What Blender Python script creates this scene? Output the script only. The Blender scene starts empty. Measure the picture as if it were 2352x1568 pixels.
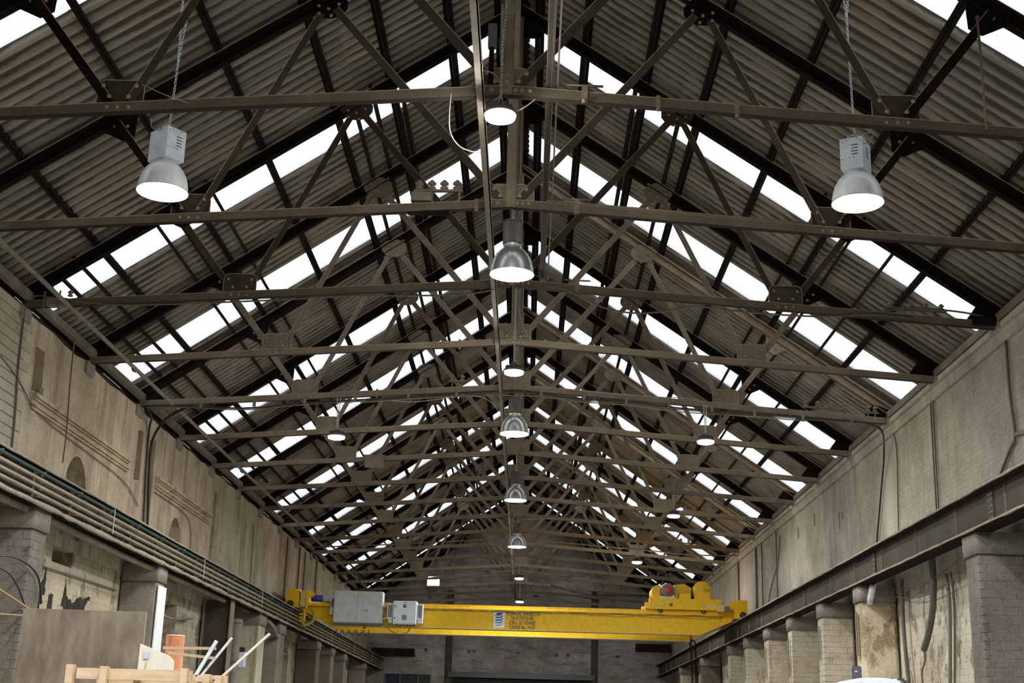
import bpy, bmesh, math, random
from mathutils import Vector, Matrix
random.seed(7)
PI = math.pi
sc = bpy.context.scene
COL = sc.collection
# ------------------------------------------------------------------ camera
PITCH, YAW, ROLL = .2896, -.0173, .0278
f_ = Vector((math.sin(YAW)*math.cos(PITCH), math.cos(YAW)*math.cos(PITCH), math.sin(PITCH)))
r_ = Vector((math.cos(YAW), -math.sin(YAW), 0)); u_ = r_.cross(f_)
c_, s_ = math.cos(ROLL), math.sin(ROLL)
R_, U_ = c_*r_+s_*u_, -s_*r_+c_*u_
cd = bpy.data.cameras.new('camera'); cam = bpy.data.objects.new('camera', cd); COL.objects.link(cam)
cd.sensor_width = 36; cd.lens = 36*3050/2352; cd.clip_end = 500
cam.matrix_world = Matrix(((R_.x, U_.x, -f_.x, .3406), (R_.y, U_.y, -f_.y, 0), (R_.z, U_.z, -f_.z, 1.6), (0, 0, 0, 1)))
sc.camera = cam
# ------------------------------------------------------------------ sky: even bright overcast
SKY = 1.75; LAMP = 580.0; UFO = 760.0
w = bpy.data.worlds.new('overcast_sky'); sc.world = w; w.use_nodes = True
bg = w.node_tree.nodes['Background']; bg.inputs[0].default_value = (.92, .96, 1.0, 1); bg.inputs[1].default_value = SKY
sc.view_settings.view_transform = 'Standard'; sc.view_settings.look = 'None'
sc.view_settings.exposure = 0.0; sc.view_settings.gamma = 1; sc.view_settings.use_curve_mapping = False

# ------------------------------------------------------------------ materials
def nd(nt, typ, **kw):
    n = nt.nodes.new(typ)
    for k, v in kw.items():
        if k.startswith('_'): setattr(n, k[1:], v)
        else:
            key = int(k[1:]) if k[0] == 'i' and k[1:].isdigit() else k.replace('__', ' ')
            n.inputs[key].default_value = v
    return n
def newmat(name):
    m = bpy.data.materials.new(name); m.use_nodes = True
    nt = m.node_tree; return m, nt, nt.nodes['Principled BSDF']
def ramp(nt, fac, stops):
    r = nt.nodes.new('ShaderNodeValToRGB'); e = r.color_ramp.elements
    while len(e) < len(stops): e.new(.5)
    for i, (p, c) in enumerate(stops): e[i].position = p; e[i].color = (*c, 1)
    nt.links.new(fac, r.inputs[0]); return r.outputs[0]
def noise(nt, vec, scale, detail=4, rough=.6, stretch=None):
    n = nd(nt, 'ShaderNodeTexNoise', Scale=scale, Detail=detail, Roughness=rough)
    if stretch:
        mp = nt.nodes.new('ShaderNodeMapping'); mp.inputs['Scale'].default_value = stretch
        nt.links.new(vec, mp.inputs[0]); vec = mp.outputs[0]
    nt.links.new(vec, n.inputs['Vector']); return n.outputs['Fac']
def mixc(nt, fac, a, b, mode='MIX'):
    m = nt.nodes.new('ShaderNodeMix'); m.data_type = 'RGBA'; m.blend_type = mode
    for s, v in ((0, fac), (6, a), (7, b)):
        if hasattr(v, 'links'): nt.links.new(v, m.inputs[s])
        else: m.inputs[s].default_value = v if s == 0 else (*v, 1)
    return m.outputs[2]
def coords(nt, world=True):
    if world: return nt.nodes.new('ShaderNodeNewGeometry').outputs['Position']
    return nt.nodes.new('ShaderNodeTexCoord').outputs['Object']
def bump(nt, bs, h, strength=.5, dist=.01):
    b = nd(nt, 'ShaderNodeBump', Strength=strength, Distance=dist)
    nt.links.new(h, b.inputs['Height']); nt.links.new(b.outputs[0], bs.inputs['Normal'])
def rough_mat(name, c1, c2, c3=None, scale=6, rough=.85, bs=.5, bscale=60, metallic=0, dist=.01, rnd=0):
    m, nt, b = newmat(name); v = coords(nt)
    st = [(.3, c1), (.55, c2)] + ([(.75, c3)] if c3 else [])
    col = ramp(nt, noise(nt, v, scale), st)
    fine = noise(nt, v, bscale, 3, .7)
    col = mixc(nt, .35, col, ramp(nt, fine, [(.35, tuple(x*.6 for x in c1)), (.65, c3 or c2)]))
    if rnd:
        oi = nt.nodes.new('ShaderNodeObjectInfo')
        k = ramp(nt, oi.outputs['Random'], [(0, (1-rnd,)*3), (1, (1+rnd,)*3)])
        col = mixc(nt, 1.0, col, k, 'MULTIPLY')
    nt.links.new(col, b.inputs['Base Color']); b.inputs['Roughness'].default_value = rough
    b.inputs['Metallic'].default_value = metallic
    b.inputs['Specular IOR Level'].default_value = .08 if c1[0] < .02 else .3
    if bs: bump(nt, b, fine, bs, dist)
    return m
def plain(name, c, rough=.5, metallic=0, spec=.5):
    m, nt, b = newmat(name); v = coords(nt)
    col = ramp(nt, noise(nt, v, 9, 5), [(.3, tuple(x*.82 for x in c)), (.7, tuple(min(1, x*1.08) for x in c))])
    nt.links.new(col, b.inputs['Base Color']); b.inputs['Roughness'].default_value = rough
    b.inputs['Metallic'].default_value = metallic; b.inputs['Specular IOR Level'].default_value = spec
    return m
def emit(name, c, s):
    m, nt, b = newmat(name); b.inputs['Base Color'].default_value = (.8, .8, .8, 1)
    b.inputs['Emission Color'].default_value = (*c, 1); b.inputs['Emission Strength'].default_value = s
    return m
M = {}
def dusty(name, dark, c1, c2, c3, scale=2.2):
    m, nt, b = newmat(name); v = coords(nt)
    col = ramp(nt, noise(nt, v, scale), [(.3, c1), (.55, c2), (.75, c3)])
    fine = noise(nt, v, 75, 3, .7)
    col = mixc(nt, .4, col, ramp(nt, fine, [(.35, tuple(x*.55 for x in c1)), (.65, c3)]))
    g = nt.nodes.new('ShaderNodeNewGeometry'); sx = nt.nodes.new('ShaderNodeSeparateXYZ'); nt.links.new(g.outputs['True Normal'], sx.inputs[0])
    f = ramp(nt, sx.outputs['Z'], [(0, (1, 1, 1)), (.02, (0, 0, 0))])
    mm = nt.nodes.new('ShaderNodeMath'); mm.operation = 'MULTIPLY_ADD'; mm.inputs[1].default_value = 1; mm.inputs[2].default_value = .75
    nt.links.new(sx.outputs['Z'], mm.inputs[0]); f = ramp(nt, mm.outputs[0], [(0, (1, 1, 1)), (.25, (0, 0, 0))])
    col = mixc(nt, f, col, dark)        # underside shade painted in: faces looking straight down turn dark
    nt.links.new(col, b.inputs['Base Color']); b.inputs['Roughness'].default_value = .92; b.inputs['Specular IOR Level'].default_value = .25
    bump(nt, b, fine, .9, .012); return m
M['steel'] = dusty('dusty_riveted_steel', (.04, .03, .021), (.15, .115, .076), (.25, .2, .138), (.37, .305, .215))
M['steel_d'] = dusty('dimmed_dusty_steel', (.02, .015, .011), (.04, .03, .02), (.075, .057, .038), (.13, .1, .07))  # darker copy of the steel; dimmer light on the near trusses painted in
M['steel_m'] = dusty('half_dimmed_dusty_steel', (.02, .015, .011), (.085, .066, .045), (.15, .12, .082), (.24, .195, .138))  # half-dark copy for the near tie beams, their weaker light painted in
M['rivet'] = rough_mat('dusty_rivet', (.2, .16, .11), (.3, .25, .175), (.4, .33, .24), 8, .9, .2, 60)
M['edge'] = rough_mat('dusty_edge_highlight', (.34, .28, .2), (.46, .385, .28), (.56, .47, .35), 5, .95, .2, 60)  # pale dust tone; its strips put the edge highlights into the shape
M['dark'] = rough_mat('near_black_steel', (.005, .004, .003), (.011, .0085, .0065), (.024, .017, .012), 3, .85, .5, 50)  # backlit darkness of rafters and purlins is put into this colour
M['rust'] = rough_mat('rusty_angle', (.012, .008, .006), (.024, .016, .011), (.06, .03, .016), 4, .9, .5, 50)
M['tan'] = dusty('tan_dust_steel', (.12, .09, .055), (.26, .185, .11), (.42, .31, .2), (.55, .42, .29), 4)
M['batten'] = rough_mat('grey_batten', (.15, .13, .1), (.21, .185, .14), (.27, .24, .19), 3, .8, .3, 60)
M['gutter'] = rough_mat('weathered_plate', (.12, .1, .075), (.2, .17, .13), (.3, .26, .2), 3, .9, .8, 40)
M['porcelain'] = rough_mat('dusty_porcelain', (.15, .13, .095), (.22, .19, .14), (.3, .26, .2), 8, .6, .2, 60)
M['yellow'] = plain('crane_yellow', (.80, .475, .0), .5, 0, .3)
M['yellow_dust'] = plain('crane_yellow_dusty', (.62, .47, .2), .7)
M['grey_box'] = plain('pale_grey_enamel', (.52, .55, .52), .45)
M['white_box'] = plain('white_enamel', (.72, .77, .82), .4)
M['gear'] = plain('grey_blue_gear_box', (.62, .69, .77), .4, 0)
M['rib'] = plain('ribbed_grey_casting', (.13, .12, .115), .45, .4)
M['black'] = plain('black_rubber', (.012, .012, .012), .6)
M['mesh_grey'] = plain('vent_mesh', (.22, .21, .2), .7)
M['hose_brown'] = plain('brown_hose', (.1, .085, .07), .7)
M['red'] = plain('red_paint', (.45, .03, .035), .5)
M['blue'] = plain('blue_paint', (.02, .04, .25), .4)
M['cable'] = plain('pale_cable', (.36, .34, .3), .6)
M['cable_b'] = plain('black_cable', (.015, .015, .015), .5)
M['cable_d'] = plain('dusty_cable', (.12, .1, .08), .8)
M['ycable'] = plain('yellow_cable', (.6, .45, .03), .5)
M['gy'] = plain('dull_green_yellow_cable', (.2, .19, .06), .7)
M['yhose'] = plain('dirty_yellow_hose', (.38, .26, .09), .6)
M['gcable'] = plain('green_cable', (.03, .1, .06), .5)
M['zinc'] = plain('zinc_chain', (.62, .64, .64), .35, .8)
M['alu'] = plain('spun_aluminium', (.75, .74, .72), .28, .9)
M['alu_white'] = plain('pale_reflector', (.86, .87, .9), .35, .1)
M['bus'] = rough_mat('brass_conductor', (.09, .07, .03), (.2, .165, .07), (.3, .25, .12), 3, .5, .2, 40)
M['green'] = rough_mat('green_conductor', (.012, .03, .022), (.022, .055, .04), (.05, .08, .06), 3, .6, .2, 40)
M['insul'] = plain('cream_insulator', (.7, .66, .55), .4)
M['clay'] = rough_mat('orange_clay', (.42, .15, .06), (.55, .2, .08), (.62, .25, .1), 3, .8, .2, 40)
M['concrete'] = rough_mat('grey_concrete', (.14, .125, .1), (.24, .215, .175), (.33, .3, .25), 2.5, .95, .9, 35, dist=.012)
M['floor'] = rough_mat('concrete_floor', (.2, .19, .17), (.28, .26, .23), (.33, .31, .28), .8, .7, .2, 20)
M['post'] = rough_mat('grimy_post', (.05, .04, .028), (.09, .075, .055), (.14, .12, .09), 3, .9, .3, 40)
M['hole'] = plain('slot_black', (.008, .007, .006), 1)  # flat black, painted for the dark inside of vent slots
M['hole2'] = rough_mat('bare_black_render', (.015, .014, .011), (.035, .032, .026), (.09, .08, .065), 6, .95, .8, 40)
M['plastic'] = plain('grey_violet_plastic', (.07, .06, .075), .5)
M['silver'] = plain('white_plastic_wrap', (.8, .8, .84), .25)
M['chrome'] = plain('dark_chrome', (.25, .3, .32), .12, .9)
M['sign_white'] = plain('sign_white', (.8, .82, .84), .4)
M['ink'] = plain('black_ink', (.02, .018, .01), .5)
M['lamp_on'] = emit('lit_lens', (.86, .93, 1.0), LAMP)
M['ufo_on'] = emit('lit_led', (1.0, .97, .9), UFO)
M['flood_on'] = emit('lit_flood', (.85, .93, 1.0), 60)
M['timber'] = None
def wood(name, a, b_, c, sc_=(1, 1, 12), n1=3):
    m, nt, b = newmat(name); v = coords(nt, False)
    g = noise(nt, v, n1, 6, .6, sc_); col = ramp(nt, g, [(.3, a), (.5, b_), (.72, c)])
    nt.links.new(col, b.inputs['Base Color']); b.inputs['Roughness'].default_value = .6
    bump(nt, b, g, .2, .004); return m
M['ply'] = wood('brown_film_plywood', (.15, .105, .07), (.25, .185, .13), (.38, .3, .21), (2.6, 2.6, .8), 2.4)
M['pine'] = wood('planed_pine', (.46, .3, .165), (.56, .39, .225), (.63, .46, .29), (1, 8, 8), 4)
M['pale_pine'] = wood('pale_pine', (.78, .66, .5), (.84, .74, .6), (.88, .8, .68), (6, 6, 1), 4)
# roof sheets
def sheet_mat():
    m, nt, b = newmat('fibre_cement_sheet'); v = coords(nt)
    a = noise(nt, v, .5, 3); c = ramp(nt, a, [(.3, (.2, .177, .145)), (.7, (.28, .25, .205))])
    st = noise(nt, v, 1.6, 5, .6, (.25, 3, .25)); c = mixc(nt, .5, c, ramp(nt, st, [(.35, (.15, .13, .105)), (.65, (.3, .268, .22))]))
    oi = nt.nodes.new('ShaderNodeObjectInfo'); k = ramp(nt, oi.outputs['Random'], [(0, (.85, .85, .87)), (1, (1.1, 1.08, 1.02))])
    c = mixc(nt, 1.0, c, k, 'MULTIPLY')
    # shade of the corrugation channels painted into the colour, broken up by noise
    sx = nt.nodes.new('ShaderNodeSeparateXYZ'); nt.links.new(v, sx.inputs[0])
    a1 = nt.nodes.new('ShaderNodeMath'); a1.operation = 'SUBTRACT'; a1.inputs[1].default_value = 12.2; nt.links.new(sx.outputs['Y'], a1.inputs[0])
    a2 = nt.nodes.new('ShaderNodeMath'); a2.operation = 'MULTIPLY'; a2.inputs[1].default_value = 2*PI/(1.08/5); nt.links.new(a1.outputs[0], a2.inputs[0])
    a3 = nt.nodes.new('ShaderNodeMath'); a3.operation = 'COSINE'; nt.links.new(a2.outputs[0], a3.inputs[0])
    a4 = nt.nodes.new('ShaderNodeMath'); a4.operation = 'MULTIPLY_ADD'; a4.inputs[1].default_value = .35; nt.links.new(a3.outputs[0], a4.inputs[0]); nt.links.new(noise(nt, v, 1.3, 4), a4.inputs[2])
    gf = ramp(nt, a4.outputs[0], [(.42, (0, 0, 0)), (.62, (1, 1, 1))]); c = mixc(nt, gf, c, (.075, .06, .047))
    nt.links.new(c, b.inputs['Base Color'])
    b.inputs['Roughness'].default_value = .95; bump(nt, b, noise(nt, v, 70, 3), .3, .004)
    return m
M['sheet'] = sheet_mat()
def sky_mat():
    m = bpy.data.materials.new('translucent_grp_sheet'); m.use_nodes = True; nt = m.node_tree; nt.nodes.clear()
    v = coords(nt); st = noise(nt, v, 2.5, 5, .7, (.15, 9, .15))
    c = ramp(nt, st, [(.3, (.66, .71, .75)), (.5, (.93, .96, .98))])
    t = nt.nodes.new('ShaderNodeBsdfTransparent'); l = nt.nodes.new('ShaderNodeBsdfTranslucent')
    nt.links.new(c, t.inputs[0]); nt.links.new(c, l.inputs[0])
    mx = nt.nodes.new('ShaderNodeMixShader'); mx.inputs[0].default_value = .6
    nt.links.new(t.outputs[0], mx.inputs[1]); nt.links.new(l.outputs[0], mx.inputs[2])
    o = nt.nodes.new('ShaderNodeOutputMaterial'); nt.links.new(mx.outputs[0], o.inputs[0]); return m
M['skylight'] = sky_mat()
# wall paints
def wall_mat(name, c1, c2, c3, stain, brick=None, streak=(1.5, 1.5, .12), stain_lo=.54, stain_hi=.72, BK=.16):
    m, nt, b = newmat(name); v = coords(nt)
    c = ramp(nt, noise(nt, v, 1.1, 6, .65), [(.3, c1), (.5, c2), (.7, c3)])
    s = noise(nt, v, 2.2, 6, .7, streak)
    sf = ramp(nt, s, [(stain_lo, (0, 0, 0)), (stain_hi, (1, 1, 1))])
    c = mixc(nt, sf, c, stain)
    bl2 = ramp(nt, noise(nt, v, .45, 5, .7), [(.35, (.72, .7, .66)), (.65, (1.12, 1.12, 1.12))]); c = mixc(nt, 1.0, c, bl2, 'MULTIPLY')
    fl = ramp(nt, noise(nt, v, 9, 6, .75), [(.6, (0, 0, 0)), (.7, (1, 1, 1))])
    c = mixc(nt, mixc(nt, .5, fl, (0, 0, 0)), c, tuple(x*.45 for x in c1))
    h = noise(nt, v, 28, 5, .75); c = mixc(nt, .3, c, ramp(nt, h, [(.38, tuple(x*.5 for x in c1)), (.55, c2), (.65, c3)]))
    if brick:
        rot, bw, bh = brick
        sx = nt.nodes.new('ShaderNodeSeparateXYZ'); nt.links.new(v, sx.inputs[0])
        cx = nt.nodes.new('ShaderNodeCombineXYZ')
        nt.links.new(sx.outputs['Y' if rot else 'X'], cx.inputs[0]); nt.links.new(sx.outputs['Z'], cx.inputs[1])
        bt = nd(nt, 'ShaderNodeTexBrick', Scale=1.0, Mortar__Size=.009, Mortar__Smooth=.3, Brick__Width=bw, Row__Height=bh)
        bt.inputs['Color1'].default_value = (1, 1, 1, 1); bt.inputs['Color2'].default_value = (.7, .7, .7, 1); bt.inputs['Mortar'].default_value = (.38, .38, .38, 1)
        nt.links.new(cx.outputs[0], bt.inputs['Vector'])
        c = mixc(nt, BK, c, bt.outputs['Color'], 'MULTIPLY')
        mm = nt.nodes.new('ShaderNodeMath'); mm.operation = 'MULTIPLY_ADD'; mm.inputs[1].default_value = .3
        nt.links.new(h, mm.inputs[0]); nt.links.new(bt.outputs['Color'], mm.inputs[2]); h = mm.outputs[0]
    nt.links.new(c, b.inputs['Base Color']); b.inputs['Roughness'].default_value = .95
    b.inputs['Specular IOR Level'].default_value = .2
    bump(nt, b, h, .7, .012); return m
M['wall_l'] = wall_mat('cream_render_left', (.3, .24, .165), (.49, .41, .295), (.61, .52, .385), (.12, .09, .055), None, (1.5, 1.5, .12), .5, .7)
M['wall_r'] = wall_mat('grey_limewash_right', (.29, .255, .2), (.45, .405, .33), (.57, .52, .43), (.15, .125, .09), (1, .24, .085))
M['wall_rl'] = wall_mat('peeling_limewash', (.4, .34, .24), (.56, .5, .39), (.68, .62, .5), (.17, .125, .075), (1, .24, .1), (1.6, 1.6, .9), .53, .57)
M['wall_ll'] = wall_mat('peeling_plaster', (.3, .245, .16), (.46, .395, .28), (.56, .5, .38), (.12, .095, .06), (1, .26, .11), (1.1, 1.1, .8), .54, .6)
M['wall_e'] = wall_mat('end_wall_brick', (.27, .235, .215), (.43, .385, .36), (.66, .62, .59), (.19, .165, .15), (0, .24, .08), (.5, .5, 1.6), .5, .66, .6)
M['brick'] = wall_mat('limewashed_brick', (.36, .31, .225), (.52, .46, .35), (.62, .565, .455), (.17, .12, .07), None, (1, 1, .6), .56, .68)
M['brick_d'] = wall_mat('sooty_brick', (.12, .098, .08), (.19, .16, .135), (.28, .245, .205), (.06, .045, .033), None, (1, 1, .8), .56, .7)
M['block'] = rough_mat('painted_block', (.34, .3, .22), (.43, .375, .285), (.49, .43, .33), 2.5, .95, .5, 40, dist=.008, rnd=.05)
M['mortar'] = rough_mat('mortar', (.1, .085, .06), (.17, .145, .11), (.22, .19, .15), 5, .95, .5, 40)
M['mortar_p'] = rough_mat('painted_mortar', (.26, .22, .16), (.42, .36, .27), (.56, .5, .39), 5, .95, .5, 40)
M['plaster_g'] = wall_mat('grey_pier_render', (.17, .145, .11), (.25, .215, .17), (.33, .29, .23), (.1, .08, .055))
M['plaster_t'] = wall_mat('tan_stained_render', (.36, .27, .15), (.54, .45, .3), (.68, .62, .5), (.23, .155, .075), None, (.9, .9, .55), .46, .54)
M['plaster_c'] = wall_mat('cream_pier_render', (.4, .34, .22), (.53, .47, .33), (.62, .56, .42), (.22, .16, .08))

# ------------------------------------------------------------------ mesh builder
class MB:
    def __init__(s): s.v = []; s.f = []; s.sm = []
    def add(s, vs, fs, smooth=False):
        o = len(s.v); s.v += [tuple(x) for x in vs]; s.f += [tuple(i+o for i in f) for f in fs]; s.sm += [smooth]*len(fs); return s
    def box(s, a, b, mat=None):
        x0, y0, z0 = a; x1, y1, z1 = b
        vs = [Vector(p) for p in ((x0,y0,z0),(x1,y0,z0),(x1,y1,z0),(x0,y1,z0),(x0,y0,z1),(x1,y0,z1),(x1,y1,z1),(x0,y1,z1))]
        if mat: vs = [mat @ p for p in vs]
        return s.add(vs, [(0,3,2,1),(4,5,6,7),(0,1,5,4),(1,2,6,5),(2,3,7,6),(3,0,4,7)])
    def bar(s, p0, p1, wd, hd, up=(0, 1, 0), off=(0, 0)):
        p0, p1 = Vector(p0), Vector(p1); d = (p1-p0).normalized(); up = Vector(up)
        a = d.cross(up).normalized(); b = a.cross(d).normalized()   # a = width dir, b ~ up
        vs = []
        for p in (p0, p1):
            for i, j in ((-1,-1),(1,-1),(1,1),(-1,1)): vs.append(p+a*(i*wd/2+off[0])+b*(j*hd/2+off[1]))
        return s.add(vs, [(0,3,2,1),(4,5,6,7),(0,1,5,4),(1,2,6,5),(2,3,7,6),(3,0,4,7)])
    def tube(s, pts, r, n=8, closed=False):
        pts = [Vector(p) for p in pts]; vs = []; N = len(pts)
        pr = None
        for i, p in enumerate(pts):
            d = (pts[(i+1) % N]-pts[i-1]) if closed else (pts[min(i+1, N-1)]-pts[max(i-1, 0)])
            d.normalize()
            a = d.cross(Vector((0, 0, 1)) if abs(d.z) < .9 else Vector((0, 1, 0))) if pr is None else (pr-d*pr.dot(d))
            a.normalize(); pr = a; b = d.cross(a)
            rr = r[i] if isinstance(r, (list, tuple)) else r
            for k in range(n): t = 2*PI*k/n; vs.append(p+a*(math.cos(t)*rr)+b*(math.sin(t)*rr))
        fs = []
        for i in range(N if closed else N-1):
            for k in range(n):
                j = (i+1) % N; fs.append((i*n+k, i*n+(k+1) % n, j*n+(k+1) % n, j*n+k))
        if not closed: fs += [tuple(range(n-1, -1, -1)), tuple((N-1)*n+k for k in range(n))]
        return s.add(vs, fs, True)
    def lathe(s, prof, c=(0, 0, 0), n=24, cap=True, rib=0):
        vs = []; c = Vector(c)
        for r, z in prof:
            for k in range(n):
                t = 2*PI*k/n; q = r*(1-rib*(k % 2)); vs.append(c+Vector((math.cos(t)*q, math.sin(t)*q, z)))
        fs = []
        for i in range(len(prof)-1):
            for k in range(n): fs.append((i*n+k, i*n+(k+1) % n, (i+1)*n+(k+1) % n, (i+1)*n+k))
        s.add(vs, fs, not rib)
        if cap:
            o = len(s.v)-len(vs)
            s.f += [tuple(o+k for k in range(n-1, -1, -1)), tuple(o+(len(prof)-1)*n+k for k in range(n))]; s.sm += [False, False]
        return s
    def plate(s, poly, y0, y1):       # polygon in XZ extruded along Y
        n = len(poly); vs = [(x, y0, z) for x, z in poly]+[(x, y1, z) for x, z in poly]
        return s.add(vs, [tuple(range(n)), tuple(range(2*n-1, n-1, -1))]+[(i, i+n, (i+1) % n+n, (i+1) % n) for i in range(n)])
    def prism(s, poly, x0, x1):       # polygon in YZ extruded along X
        n = len(poly); vs = [(x0, y, z) for y, z in poly]+[(x1, y, z) for y, z in poly]
        return s.add(vs, [tuple(range(n-1, -1, -1)), tuple(range(n, 2*n))]+[(i, (i+1) % n, (i+1) % n+n, i+n) for i in range(n)])
    def dome(s, c, r, d=(0, -1, 0), n=8):
        d = Vector(d).normalized(); a = d.orthogonal().normalized(); b = d.cross(a); c = Vector(c); vs = []
        for h, q in ((0, 1), (.55, .8), (.85, .4)):
            for k in range(n): t = 2*PI*k/n; vs.append(c+a*(math.cos(t)*r*q)+b*(math.sin(t)*r*q)+d*r*h)
        fs = [tuple(2*n+k for k in range(n))]
        for i in range(2):
            for k in range(n): fs.append((i*n+k, i*n+(k+1) % n, (i+1)*n+(k+1) % n, (i+1)*n+k))
        return s.add(vs, fs, True)
    def mesh(s, name, mat, fix=True):
        me = bpy.data.meshes.new(name); me.from_pydata(s.v, [], s.f)
        me.polygons.foreach_set('use_smooth', s.sm)
        if fix:
            bm = bmesh.new(); bm.from_mesh(me); bmesh.ops.recalc_face_normals(bm, faces=bm.faces); bm.to_mesh(me); bm.free()
        if mat: me.materials.append(M[mat] if isinstance(mat, str) else mat)
        me.update(); return me
    def obj(s, name, mat, parent=None, **kw):
        return mk(name, s.mesh(name, mat), parent, **kw)
def mk(name, data, parent=None, loc=None, rot=None, label=None, cat=None, group=None, kind=None):
    o = bpy.data.objects.new(name, data); COL.objects.link(o)
    if parent: o.parent = parent
    if loc: o.location = loc
    if rot: o.rotation_euler = rot
    tag(o, label, cat, group, kind); return o
def tag(o, label=None, cat=None, group=None, kind=None):
    if label: o['label'] = label
    if cat: o['category'] = cat
    if group: o['group'] = group
    if kind: o['kind'] = kind
    return o
def thing(name, label, cat, loc=(0, 0, 0), rz=0, group=None):
    return mk(name, None, None, loc, (0, 0, rz), label, cat, group)
def bevel(o, wd, seg=2):
    bm = bmesh.new(); bm.from_mesh(o.data); bmesh.ops.bevel(bm, geom=bm.edges[:], offset=wd, segments=seg, affect='EDGES'); bm.to_mesh(o.data); bm.free()
    return o
def copy_tree(root, loc, label=None, rz=None):
    kids = {}
    for o in ALL_CH(root): kids.setdefault(o.parent, []).append(o)
    def rec(o, par):
        c = o.copy(); COL.objects.link(c)
        if par: c.parent = par
        for k in kids.get(o, []): rec(k, c)
        return c
    r = rec(root, None); r.location = loc
    if label: r['label'] = label
    if rz is not None: r.rotation_euler = (0, 0, rz)
    return r
def ALL_CH(r):
    out = []
    def g(o):
        for c in o.children: out.append(c); g(c)
    g(r); return out
def smooth_pts(pts, k=6):
    P = [Vector(p) for p in pts]
    if len(P) < 3: return P
    out = []
    for i in range(len(P)-1):
        a, b, c, d = P[max(i-1, 0)], P[i], P[i+1], P[min(i+2, len(P)-1)]
        for j in range(k):
            t = j/k; out.append(.5*((2*b)+(c-a)*t+(2*a-5*b+4*c-d)*t*t+(3*b-a-3*c+d)*t**3))
    out.append(P[-1]); return out
def cable(name, pts, r, mat, label, cat='cable', group=None, parent=None):
    mb = MB(); mb.tube(smooth_pts(pts), r, 6)
    return mb.obj(name, mat, parent, label=label, cat=None if parent else cat, group=group)
def chain(mb, p0, p1, L=.05, wd=.011, r=.0042):
    p0, p1 = Vector(p0), Vector(p1); d = p1-p0; n = max(1, int(d.length/(L*.72))); d.normalize()
    a = d.orthogonal().normalized(); b = d.cross(a)
    for i in range(n):
        c = p0+d*((i+.5)*(p1-p0).length/n); s = a if i % 2 else b
        mb.tube([c-d*L/2, c-d*L*.3+s*wd, c+d*L*.3+s*wd, c+d*L/2, c+d*L*.3-s*wd, c-d*L*.3-s*wd], r, 4, True)

# ------------------------------------------------------------------ dimensions
YK = lambda k: 12.343+3*(k-1)
XW = 7.1; YB = -8.0; YE = 63.7
SL = .684; RZ = 12.45
def raf(x): return RZ-SL*abs(x)
def tie(x): return 7.944-.07*abs(x)

# ------------------------------------------------------------------ floor
MB().box((-7.6, YB, -.2), (7.6, YE+.5, 0)).obj('floor', 'floor', kind='structure', label='concrete workshop floor')

# ------------------------------------------------------------------ walls
def boolean_cut(o, cutter_mb):
    co = cutter_mb.obj('cutter', None); md = o.modifiers.new('b', 'BOOLEAN'); md.operation = 'DIFFERENCE'; md.object = co; md.solver = 'EXACT'
    dg = bpy.context.evaluated_depsgraph_get(); dg.update(); me = bpy.data.meshes.new_from_object(o.evaluated_get(dg))
    o.modifiers.clear(); o.data = me; bpy.data.objects.remove(co, do_unlink=True); return o
def slope_top(y0, y1, base, amp, seed, step=.55):
    rnd = random.Random(seed); pts = []; y = y0
    while y < y1: pts.append((y, base+rnd.uniform(-amp, amp))); y += step*rnd.uniform(.5, 1.4)
    pts.append((y1, base)); return pts
wl = mk('wall_left', None, kind='structure', label='long left wall, cream render above brick piers')
top = slope_top(YB, YE, 7.38, .035, 3)
up = MB().prism([(YE, 4.3), (YB, 4.3)]+top, -XW, -XW-.45).obj('upper_wall', 'wall_l', wl)
cut = MB()
for a in ([(18.98, 7.02), (19.36, 7.03), (19.42, 6.37), (19.02, 6.35)], [(24.48, 6.98), (24.82, 7.03), (24.85, 6.1), (24.5, 6.03)], [(25.3, 6.97), (25.72, 7.04), (25.76, 5.6), (25.3, 5.55)], [(30.92, 6.98), (31.23, 7.0), (31.2, 5.3), (30.9, 5.3)]):
    cut.prism(a, -XW+.1, -XW-.28)
for yc, wd, zt in ((21.4, .52, 5.83), (27.78, .46, 5.84)):
    arc = [(yc+wd*math.cos(t), zt-wd*1.1+wd*1.1*math.sin(t)) for t in [PI*i/12 for i in range(13)]]
    cut.prism([(yc+wd, 4.5)]+arc+[(yc-wd, 4.5)], -XW+.1, -XW-.3)
boolean_cut(up, cut)
MB().box((-XW-.45, YB, 7.3), (-XW-.22, YE, 7.62)).obj('wall_head', 'gutter', wl)
def low_left():
    o = MB().box((-XW-.45, YB, 0), (-XW-.02, YE, 4.3)).obj('lower_wall', 'wall_ll', wl)
    c = MB().box((-XW-.35, 20.8, 4.05), (-XW+.2, 21.75, 4.6)).box((-XW-.4, 26.2, 0.5), (-XW+.2, 28.6, 4.1)).box((-XW-.4, 32.2, 0.5), (-XW+.2, 33.6, 4.2)).box((-XW-.4, 39.5, 0.5), (-XW+.2, 42.5, 4.1))
    boolean_cut(o, c)
low_left()
for a, b, z in ((19.05, 24.0, 6.2), (25.95, 30.6, 6.25)):
    for z0, z1, d in ((z+.06, z+.12, .09), (z+.03, z+.06, .05), (z-.05, z+.03, .015), (z-.08, z-.05, .075), (z-.12, z-.08, .04)):
        MB().box((-XW-.02, a, z0), (-XW+d, b, z1)).obj('moulding', 'wall_l', wl)
MB().box((-XW-.02, 19.35, 6.27), (-XW+.06, 19.62, 6.46)).obj('sill_block', 'wall_l', wl)
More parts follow.
